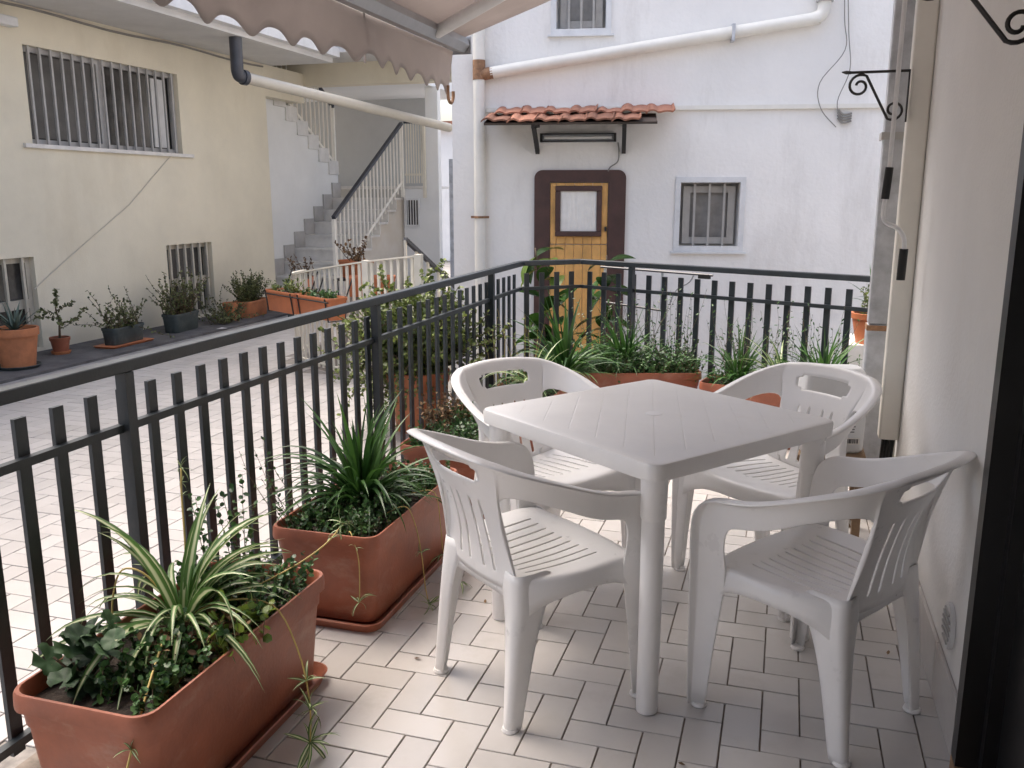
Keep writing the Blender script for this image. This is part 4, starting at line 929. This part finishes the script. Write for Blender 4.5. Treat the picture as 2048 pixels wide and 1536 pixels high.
# planter four
clump('spider_plant', (-1.28, 4.62, .34), 40, SS, .6, .95, 'striped spider plant behind the far left chair', 'spider plant')
clump('strap_leaf_plant', (-1.22, 5.04, .30), 140, SG, .85, 1.45, 'big dark green strap leaved clump in the railing corner by the door', 'plant')
plant('ground_cover_plant', (-1.3, 4.75, zs_), bedroots(-1.5, -1.18, 4.45, 5.15, zs_, 130, .06, .15), 14, .017, .014, 'leaf_small', 'small leaved creeper in the planter behind the far left chair')
plant('flowering_stems', (-1.45, 4.9, .32), [((random.uniform(-1.5, -1.3), random.uniform(4.5, 5.1), .32), (random.gauss(0, .25), random.gauss(0, .25), 1), random.uniform(.3, .5)) for _ in range(14)], 6, .02, .006, 'leaf_lime', 'thin pale green flower stems rising behind the far left chair', wander=.3, stemm='runner')
# planter five
clump('strap_leaf_plant', (-.93, 5.5, .30), 110, SG, .65, 1.15, 'dark green strap leaved clump in front of the brown door surround', 'plant')
plant('ground_cover_plant', (-.8, 5.45, zs_), bedroots(-.17, .17, -.38, .38, zs_, 380, .08, .24, rot=R(107), c=(-.87, 5.47)), 15, .018, .015, 'leaf_small', 'bushy small leaved creeper in the planter before the wooden door')
plant('wiry_stems', (-.7, 5.6, .32), [((-.87 + random.uniform(-.35, .4), 5.55 + random.uniform(-.05, .1), .33), (random.gauss(0, .3), random.gauss(0, .3), 1), random.uniform(.3, .55)) for _ in range(46)], 14, .022, .009, 'leaf_small', 'wiry stems with tiny leaves rising before the white wall by the door', wander=.5, stem_r=.002)
# planter six
clump('strap_leaf_plant', (-.22, 5.24, .30), 110, SG, .6, 1.05, 'dark green strap leaved clump between the table and front railing', 'plant')
clump('spider_plant', (.02, 5.2, .31), 40, SS, .7, 1.1, 'striped spider plant against the front railing behind the far right chair', 'spider plant')
clump('strap_leaf_plant', (.24, 5.14, .30), 120, SG, .7, 1.2, 'dark green strap leaved clump beside the galvanised downpipe', 'plant')
plant('ground_cover_plant', (0, 5.2, zs_), bedroots(-.13, .13, -.36, .36, zs_, 150, .05, .13, rot=R(78), c=(-.03, 5.2)), 14, .017, .014, 'leaf_small', 'small leaved creeper in the planter behind the far right chair')
plant('wiry_stems', (.1, 5.3, .32), [((random.uniform(-.35, .3), random.uniform(5.2, 5.3), .33), (random.gauss(0, .3), random.gauss(.1, .25), 1), random.uniform(.3, .5)) for _ in range(44)], 14, .022, .009, 'leaf_small', 'wiry stems with tiny leaves before the white wall under the barred window', wander=.5, stem_r=.002)

# ------------------------------------------------------------------ courtyard pots
def pot(name, x, y, z, h, r_, m, label, saucer=None, group='pots along the yellow wall', rim=True, cat='pot'):
    t = thing(name, (x, y, z), label, cat, group); zb = .014 if saucer else 0
    b = MB().lathe([(r_ * .72, zb), (r_ * .93, h * .80), (r_ * .93, h * .805), (r_ * 1.0, h * .81) if rim else (r_ * .94, h * .81), (r_ * 1.02 if rim else r_, h * .99), (r_ * .96, h), (r_ * .90, h * .985), (r_ * .86, h * .85)], (x, y, z), 26); b.build('body', m, t, 35)
    b = MB().lathe([(r_ * .885, h * .90), (.001, h * .92)], (x, y, z), 20, False, False); b.build('soil', 'soil', t)
    if saucer: b = MB().lathe([(r_ * .85, 0), (r_ * .98, .025), (r_ * .95, .028), (r_ * .8, .008)], (x, y, z), 24); b.build('saucer', saucer, t, 35)
    return t
pot('clay_pot', -5.93, 5.62, .022, .33, .175, 'clay', 'large clay pot with chalky rim and aloe at the left edge', 'dark_pot')
clump('aloe', (-5.93, 5.62, .33), 22, SA, .8, 1.25, 'grey green aloe in the large clay pot at the left edge', 'aloe')
pot('small_pot', -6.10, 6.25, .022, .15, .085, 'terracotta', 'small red brown pot with a sparse jade sprig by the yellow wall', 'clay')
def jade(loc, n, l0, l1, label, m='leaf_jade', nl=20, ls=.026, lw=.02, spread=(.1, .1), out=.7, wander=.7, stem_r=.006, up=.25, name='jade_plant'):
    rts = [((loc[0] + random.uniform(-spread[0], spread[0]), loc[1] + random.uniform(-spread[1], spread[1]), loc[2]), (random.gauss(0, out), random.gauss(0, out), random.uniform(.5, 1.1)), random.uniform(l0, l1)) for _ in range(n)]
    return plant(name, loc, rts, nl, ls, lw, m, label, wander=wander, stem_r=stem_r, up=up)
t = thing('jade_plant', (-6.10, 6.25, .16), 'sparse jade plant with one bent trunk in the small red brown pot', 'plant')
MB().tube([(-6.10, 6.25, .16), (-6.095, 6.26, .30), (-6.11, 6.25, .42), (-6.10, 6.24, .52)], [.011, .009, .006, .003], 7).build('trunk', 'stem', t, 180)
rts = [((-6.10, 6.25, z_), d_, l_) for z_, d_, l_ in ((.24, (.2, .9, .2), .36), (.28, (.2, 1, .1), .28), (.34, (.1, -.9, .2), .34), (.38, (0, -.9, .1), .26), (.40, (.2, .8, .3), .18), (.45, (.2, -.7, .4), .16), (.48, (0, .3, .9), .12), (.36, (.6, -.6, -.1), .24))]
sm, lf = sprigs(rts, 34, .03, .024, .5, .05, stem_r=.004); sm.build('stems', 'stem', t, 180); lf.build('foliage', 'leaf_olive', t)['kind'] = 'stuff'
planter(-5.93, 6.85, R(4), .46, .17, .17, 'dark grey trough on an orange tray with straggly jade plant', 'dark_pot', False, 'trough', .03, 'troughs along the yellow wall', cat='trough')
b = MB(); b.loft([rrect(.11, .27, .03, .0225, (-5.92, 6.84)), rrect(.125, .285, .03, .040, (-5.92, 6.84))]); tag(b.build('tray', 'orange_pot'), 'orange plastic tray under the dark grey trough', 'tray')
jade((-5.93, 6.85, .17), 46, .18, .44, 'straggly jade plant with bare twigs in the dark grey trough', 'leaf_olive', 20, .026, .02, (.05, .19), .8, .9, .004)
planter(-5.97, 7.75, R(6), .46, .19, .19, 'dark green trough below the barred window in the yellow wall', 'dark_pot', False, 'trough', .022, 'troughs along the yellow wall', cat='trough')
jade((-5.97, 7.72, .19), 70, .2, .5, 'leafy jade plant in the dark green trough below the window', 'leaf_olive', 22, .026, .02, (.06, .2), .5, .6, .004)
plant('dry_plant', (-5.93, 7.72, .19), [((-5.93 + random.uniform(-.05, .05), 7.72 + random.uniform(-.12, .12), .18), (random.gauss(0, .25), random.gauss(0, .25), 1), random.uniform(.12, .26)) for _ in range(30)], 12, .022, .012, 'dry', 'reddish dry stems in the dark green trough')
jade((-5.85, 8.32, .03), 50, .2, .42, 'trailing plant sprawling beside the small clay pot', 'leaf_olive', 20, .024, .018, (.1, .16), .9, .8, .003, name='trailing_plant')
pot('small_clay_pot', -5.92, 8.55, .022, .20, .085, 'clay', 'small slim clay pot between the two troughs by the wall')
planter(-5.92, 8.95, R(6), .50, .24, .19, 'long clay trough with a rounded bush at the end of the wall', 'clay', False, 'clay_trough', .022, 'troughs along the yellow wall', cat='trough')
plant('bush', (-5.92, 8.92, .19), [((-5.92 + random.uniform(-.06, .06), 8.92 + random.uniform(-.14, .14), .19), (random.gauss(0, .55), random.gauss(0, .6), .9), random.uniform(.2, .38)) for _ in range(150)], 28, .021, .016, 'leaf_olive', 'rounded dense dark bush in the long clay trough', cat='bush')
planter(-5.25, 9.0, R(20), .42, .20, .22, 'orange planter raised on a dark stand by the stairs', 'orange_pot', False, 'planter', .26, 'orange planters by the stairs')
b = MB(); b.box(-5.36, -5.14, 8.82, 9.18, .0, .10); b.box(-5.33, -5.17, 8.85, 9.15, .10, .255); tag(b.build('plant_stand', 'dark_pot'), 'dark block stand under the raised orange planter', 'stand')
jade((-5.25, 9.0, .46), 16, .16, .34, 'sparse succulent with brown leaves in the raised orange planter', 'dry', 12, .03, .022, (.05, .14), .5, .6, .004, name='succulent')
planter(-4.75, 9.35, R(60), .50, .20, .20, 'orange planter in front of the marble stairs with dry succulent', 'orange_pot', False, 'planter', .46, 'orange planters by the stairs')
b = MB()
for x in (-4.92, -4.58):
    for y in (9.2, 9.5): b.box(x - .012, x + .012, y - .012, y + .012, -.006, .455)
b.box(-4.95, -4.55, 9.17, 9.53, .435, .458); tag(b.build('plant_table', 'iron'), 'dark metal plant table in front of the marble stairs', 'plant table')
jade((-4.75, 9.35, .64), 16, .14, .32, 'dry orange brown succulent in front of the marble stairs', 'dry', 10, .04, .03, (.06, .1), .5, .6, .005, name='succulent')

# cream fence round the stairwell with hanging planters
fn = thing('cream_fence', (-3.3, 6.2, 0), 'cream flat bar fence around the stairwell with planters hung on it', 'fence')
fpts = [Vector((-4.12, 7.1, .74)), Vector((-4.02, 6.75, .75)), Vector((-3.89, 6.55, .76)), Vector((-3.45, 6.26, .84)), Vector((-2.98, 6.03, .915)), Vector((-2.45, 5.78, .985))]
fp = smooth_path(fpts, 8); acc = 0; nxt = 0
for i in range(len(fp) - 1):
    L_ = (fp[i+1].xy - fp[i].xy).length
    while nxt <= acc + L_:
        p = fp[i].lerp(fp[i+1], (nxt - acc) / L_); d = (fp[i+1].xy - fp[i].xy).normalized(); q = MB(); wbar = .026
        q.obox((p.x, p.y, (p.z - .01 + .03) / 2), (d * wbar / 2).to_3d(), (Vector((-d.y, d.x)) * .005).to_3d(), (0, 0, (p.z - .04) / 2)); q.build('bar', 'ivory', fn); nxt += .075
    acc += L_
q = MB()
for a, c2 in zip(fp[:-1], fp[1:]): q.bar(a, c2, .03, .012)
q.build('top_rail', 'ivory', fn); q = MB()
for a, c2 in zip(fp[:-1], fp[1:]): q.bar((a.x, a.y, .06), (c2.x, c2.y, .06), .02, .012)
q.build('lower_rail', 'ivory', fn)
for p in (fpts[4], fpts[5]): q = MB(); q.box(p.x - .025, p.x + .025, p.y - .025, p.y + .025, 0, p.z + .01); q.build('post', 'ivory', fn)
dF = (Vector((-2.98, 6.03)) - Vector((-3.89, 6.55))).normalized(); nF = Vector((dF.y, -dF.x)); 
if nF.y > 0: nF = -nF
for k, (s_, label, pl) in enumerate(((.16, 'left orange planter in a black wire holder hung on the cream fence', 'yellow green succulents in the left hanging planter'), (.67, 'right orange planter in a black wire holder hung on the cream fence', 'small grey green rosettes in the right hanging planter'))):
    c = Vector((-3.89, 6.55)) + dF * s_ + nF * .16; rt = math.atan2(dF.y, dF.x)
    t = planter(c.x, c.y, rt - R(90), .48, .19, .17, label, 'orange_pot', False, 'hanging_planter', .475, 'orange planters hung on the cream fence')
    b = MB()
    for u in (-.2, .2):
        q = c + dF * u; o_ = lambda v, z: ((q + nF * v).x, (q + nF * v).y, z)
        b.tube([o_(-.16, .80), o_(-.10, .66), o_(-.08, .62), o_(-.075, .465), o_(.075, .465), o_(.10, .64)], .006, 6)
    e0, e1 = c - dF * .25 + nF * .102, c + dF * .25 + nF * .102; b.tube([(e0.x, e0.y, .615), (e1.x, e1.y, .615)], .006, 6); b.build('wire_holder', 'iron', t)
    plant('succulent', (c.x, c.y, .62), [((c.x + dF.x * u + nF.x * v, c.y + dF.y * u + nF.y * v, .62), (random.gauss(0, .5), random.gauss(0, .5), 1), random.uniform(.04, .14 if k == 0 else .07)) for u, v in [(random.uniform(-.2, .2), random.uniform(-.06, .06)) for _ in range(34)]], 12, .03, .014, 'leaf_jade' if k == 0 else 'leaf_small', pl)
planter(-3.2, 6.55, R(-60), .40, .17, .16, 'terracotta planter hung on the inner side of the cream fence', 'orange_pot', False, 'hanging_planter', .60, 'orange planters hung on the cream fence')
b = MB(); b.box(-3.42, -2.98, 6.5, 6.62, -.46, .598); tag(b.build('fence_pier', 'concrete'), 'low masonry pier behind the cream fence bars', 'pier')

# big pot with jade bush outside the railing
pot('big_pot', -2.08, 4.86, 0, .37, .19, 'orange_pot', 'big orange pot with a spilling jade bush just outside the railing', None, group=None)
t = jade((-2.08, 4.86, .36), 200, .26, .60, 'large light green jade bush spilling over the railing corner', 'leaf_jade', 52, .027, .022, (.11, .11), .72, .75, .006, .22, name='jade_bush')
sm, lf = sprigs([((-2.08 + random.uniform(-.2, .1), 4.86 + random.uniform(-.2, .15), .42 + random.random() * .3), (random.uniform(-.9, .2), random.uniform(-.9, .3), -.3), random.uniform(.3, .5)) for _ in range(100)], 40, .024, .019, .6, -.7, stem_r=.003)
sm.build('trailing_stems', 'stem', t, 180); lf.build('trailing_foliage', 'leaf_jade', t)['kind'] = 'stuff'
rts = []
while len(rts) < 110:
    q = Vector((random.uniform(-1, 1), random.uniform(-1, 1), random.uniform(-1, 1)))
    if q.length < 1: rts.append(((-2.12 + q.x * .30, 4.88 + q.y * .30, 0.62 + q.z * .30), (q.x * .6 + random.gauss(0, .4), q.y * .6 + random.gauss(0, .4), q.z * .5 + random.gauss(.2, .4)), random.uniform(.10, .22)))
sm, lf = sprigs(rts, 30, .027, .022, .7, .1, stem_r=.0025)
sm.build('inner_stems', 'stem', t, 180); lf.build('inner_foliage', 'leaf_jade', t)['kind'] = 'stuff'
# rubber plant behind the railing corner
def oval_leaf(m, L_=.2, W_=.085):
    b = MB(); n = 8
    for i in range(n + 1):
        t = i / n; w_ = W_ / 2 * math.sin(math.pi * t ** .85) ** .8 if 0 < t < 1 else .001; zz = .02 * math.sin(t * 3) - .03 * t * t
        b.v += [(t * L_, -w_, zz + w_ * .25), (t * L_, 0, zz), (t * L_, w_, zz + w_ * .25)]
    for i in range(n):
        for k in (0, 1): a = i * 3 + k; b.f.append((a, a + 1, a + 4, a + 3))
    me = bpy.data.meshes.new('leaf'); me.from_pydata(b.v, [], b.f); me.materials.append(M[m]); me.polygons.foreach_set('use_smooth', [True] * len(me.polygons)); return me
ofl, oll = oval_leaf('leaf_ficus', .26, .115), oval_leaf('leaf_lime', .22, .11)
def ficus(x, y, z, stems, label, me2=None):
    t = thing('rubber_plant', (x, y, z), label, 'plant')
    for top, n in stems:
        P = smooth_path([(x, y, z), (x + (top[0]-x)*.4 + .03, y + (top[1]-y)*.4, z + (top[2]-z)*.45), top], 6); MB().tube(P, [.014 * (1 - .6 * i / 12) for i in range(13)], 7).build('stem', 'stem', t, 180)
        for k in range(n):
            f_ = .3 + .7 * (k + random.random() * .5) / n; p = P[min(12, int(f_ * 12))]; a = k * 2.4 + random.random()
            inst('leaf', me2 if me2 and random.random() < .3 else ofl, t, Vector(p) - Vector((x, y, z)), (random.gauss(0, .3), random.uniform(-.7, 1.3), a), random.uniform(.8, 1.2))
ficus(-1.80, 6.75, -.1, [((-1.86, 6.70, 1.0), 22), ((-1.70, 6.72, .72), 12)], 'tall glossy rubber plant in front of the wooden door, left stem', oll)
ficus(-1.38, 6.80, -.1, [((-1.30, 6.72, .95), 20)], 'glossy rubber plant right of the other one behind the front railing')
pot('lane_pot', -1.80, 6.75, -.455, .36, .17, 'orange_pot', 'pot of the tall rubber plant down in the lane', group='pots in the lane'); pot('lane_pot', -1.38, 6.80, -.455, .36, .17, 'orange_pot', 'pot of the second rubber plant down in the lane', group='pots in the lane')
t = clump('broad_leaf_plant', (-2.55, 6.0, .55), 9, [oll], .9, 1.3, 'lime green broad leaved plant rising behind the jade bush', 'plant')
for o in t.children: o.rotation_euler.y = random.uniform(-1.2, -.2)
pot('lane_pot', -2.55, 6.12, -.455, 1.0, .14, 'dark_pot', 'tall dark pot behind the jade bush', group='pots in the lane')
# pots on a block beyond the front railing, right
b = MB(); b.box(.42, 1.2, 6.0, 6.5, -.455, .46); tag(b.build('masonry_block', 'white_wall'), 'white masonry block carrying pots behind the galvanised downpipe', 'block')
pot('orange_pot', .58, 6.12, .46, .20, .15, 'orange_pot', 'wide orange pot on the white block behind the downpipe', group='pots behind the downpipe'); pot('orange_pot', .80, 6.25, .46, .34, .15, 'orange_pot', 'taller orange pot behind the galvanised downpipe', group='pots behind the downpipe')
pot('small_red_pot', .50, 5.72, .10, .10, .07, 'terracotta', 'small red pot low behind the front railing near the downpipe', group='pots behind the downpipe')
b = MB(); b.box(.40, .70, 5.62, 5.85, -.455, .098); tag(b.build('masonry_ledge', 'concrete'), 'low ledge behind the front railing near the downpipe', 'ledge')
clump('strap_leaf_plant', (.62, 6.14, .62), 18, [SG[0], SG[1], SG[2]], .7, 1.1, 'narrow leaved plant in the wide orange pot behind the downpipe', 'plant')
plant('small_shrub', (.55, 6.1, .64), bedroots(.48, .66, 6.02, 6.2, .64, 30, .12, .24), 18, .02, .012, 'leaf_jade', 'light green small shrub in the wide orange pot behind the downpipe')
plant('small_shrub', (.50, 5.72, .18), bedroots(.45, .55, 5.67, 5.77, .18, 26, .12, .26, .5), 14, .022, .012, 'leaf_small', 'dark small shrub in the red pot behind the front railing')
# folding airer clamped on the front railing
dC = (K3 - K2).normalized(); nC = Vector((-dC.y, dC.x))
def C_(s_, o_, z): p = K2 + dC * s_ + nC * o_; return (p.x, p.y, z)
t = thing('clothes_airer', C_(.4, .1, .7), 'folded metal clothes airer hooked outside the front railing', 'airer')
MB().tube([C_(.10, .10, .905), C_(.98, .10, .895)], .008, 6).build('upper_bar', 'darkpipe', t); MB().tube([C_(.14, .12, .655), C_(.62, .12, .635)], .008, 6).build('lower_bar', 'darkpipe', t)
MB().bar(C_(.60, .11, .90), C_(.60, .11, .64), .022, .016).build('arm', 'galv', t); MB().bar(C_(.13, .11, .91), C_(.13, .11, .82), .02, .016).build('arm', 'pvc', t)
MB().tube(smooth_path([C_(.66, .12, .69), C_(.70, .13, .78), C_(.80, .12, .84), C_(.84, .11, .895)]), .005, 6).build('strut', 'galv', t)
MB().obox(C_(.92, .10, .885), (dC * .04).to_3d(), (nC * .012).to_3d(), (0, 0, .014)).build('hook', 'rubber', t)

# package on a stool in the corner behind the far right chair
t = thing('wooden_stool', (.22, 3.76, 0), 'low brown wooden stool in the corner behind the far right chair', 'stool')
b = MB(); b.box(.08, .36, 3.64, 3.90, .345, .37); b.build('seat', 'wood_old', t)
for x in (.10, .34):
    for y in (3.66, 3.88): b = MB(); b.box(x - .016, x + .016, y - .016, y + .016, 0, .344); b.build('leg', 'wood_old', t)
t = thing('plastic_package', (.20, 3.77, .37), 'white plastic wrapped package with printed label and barcode on the stool', 'package')
PX, PY, PA = .215, 3.77, R(14)
b = MB(); b.loft([rrect(hx, hy, .03, z, (PX, PY), PA) for hx, hy, z in ((.118, .068, .371), (.126, .078, .385), (.128, .080, .50), (.124, .078, .62), (.118, .070, .70), (.108, .05, .718))]); bevel(b.build('bag', 'package', t, 50), .005)
def on_pk(u, z, du, dz, m, name, off=.0015):
    ux, uy = math.cos(PA), math.sin(PA); nx_, ny_ = math.sin(PA), -math.cos(PA)
    q = MB(); q.obox((PX + ux * u + nx_ * (.080 + off), PY + uy * u + ny_ * (.080 + off), z), (ux * du, uy * du, 0), (nx_ * .0005, ny_ * .0005, 0), (0, 0, dz)); q.build(name, m, t)
on_pk(.06, .425, .042, .013, 'white_cable', 'label_patch')
xx = .025
while xx < .097: wv = random.choice((.0012, .002, .003)); on_pk(xx, .426, wv / 2, .009, 'ink', 'barcode_bar', .0028); xx += wv + random.choice((.0015, .0025))
for k in range(7): on_pk(.055 + random.uniform(-.004, .004), .53 - k * .011, random.uniform(.018, .03), .0018, 'ink', 'print_line')
MB().tube(smooth_path([(.09, 3.64, .35), (.15, 3.60, .29), (.22, 3.62, .22), (.30, 3.68, .12), (.36, 3.72, .02)]), .006, 6).build('cord', 'white_cable', t)
# floor drain beyond the railing
t = thing('floor_drain', (-1.98, 2.63, 0), 'small square drain grating in the courtyard paving by the railing', 'drain')
b = MB(); b.box(-2.07, -1.89, 2.54, 2.72, .0008, .004); b.build('plate', 'ivory', t)
for i in range(5):
    for j in range(5): q = MB(); x, y = -2.05 + i * .035, 2.56 + j * .035; q.box(x - .006, x + .006, y - .006, y + .006, .0042, .0052); q.build('hole', 'black', t)
# paper scrap on the strip
b = MB(); b.v = [(-5.66, 7.9, .026), (-5.60, 7.93, .03), (-5.58, 7.99, .024), (-5.64, 7.97, .034)]; b.f = [(0, 1, 2, 3)]
tag(b.build('paper_scrap', 'white_cable'), 'scrap of white paper on the dark strip by the yellow wall', 'paper')

lm = bpy.data.meshes.new('dry_leaf'); lm.from_pydata([(0,0,.001),(.010,.006,.004),(.022,.005,.003),(.030,0,.006),(.021,-.006,.005),(.009,-.005,.002)], [], [(0,1,2,3),(0,3,4,5)]); lm.materials.append(M['dry'])
for k, (x, y, lab) in enumerate(((-1.02, 2.30, 'tiny dry leaf on the tiles by the middle planter saucer'), (-.93, 2.72, 'tiny dry leaf on the tiles behind the left chair'), (-.80, 1.78, 'tiny dry leaf on the tiles near the drooping runner'),
        (-.18, 2.02, 'tiny dry leaf on the tiles before the front table leg'), (.38, 2.75, 'tiny dry leaf on the tiles near the cream wall skirting'), (-1.06, 3.1, 'tiny dry leaf on the tiles beyond the middle planter'))):
    o = bpy.data.objects.new('dry_leaf', lm); COL.objects.link(o); o.location = (x, y, .002); o.rotation_euler = (0, 0, k * 1.9); o.scale = (.8,) * 3; tag(o, lab, 'leaf', 'dry leaves on the terrace floor')
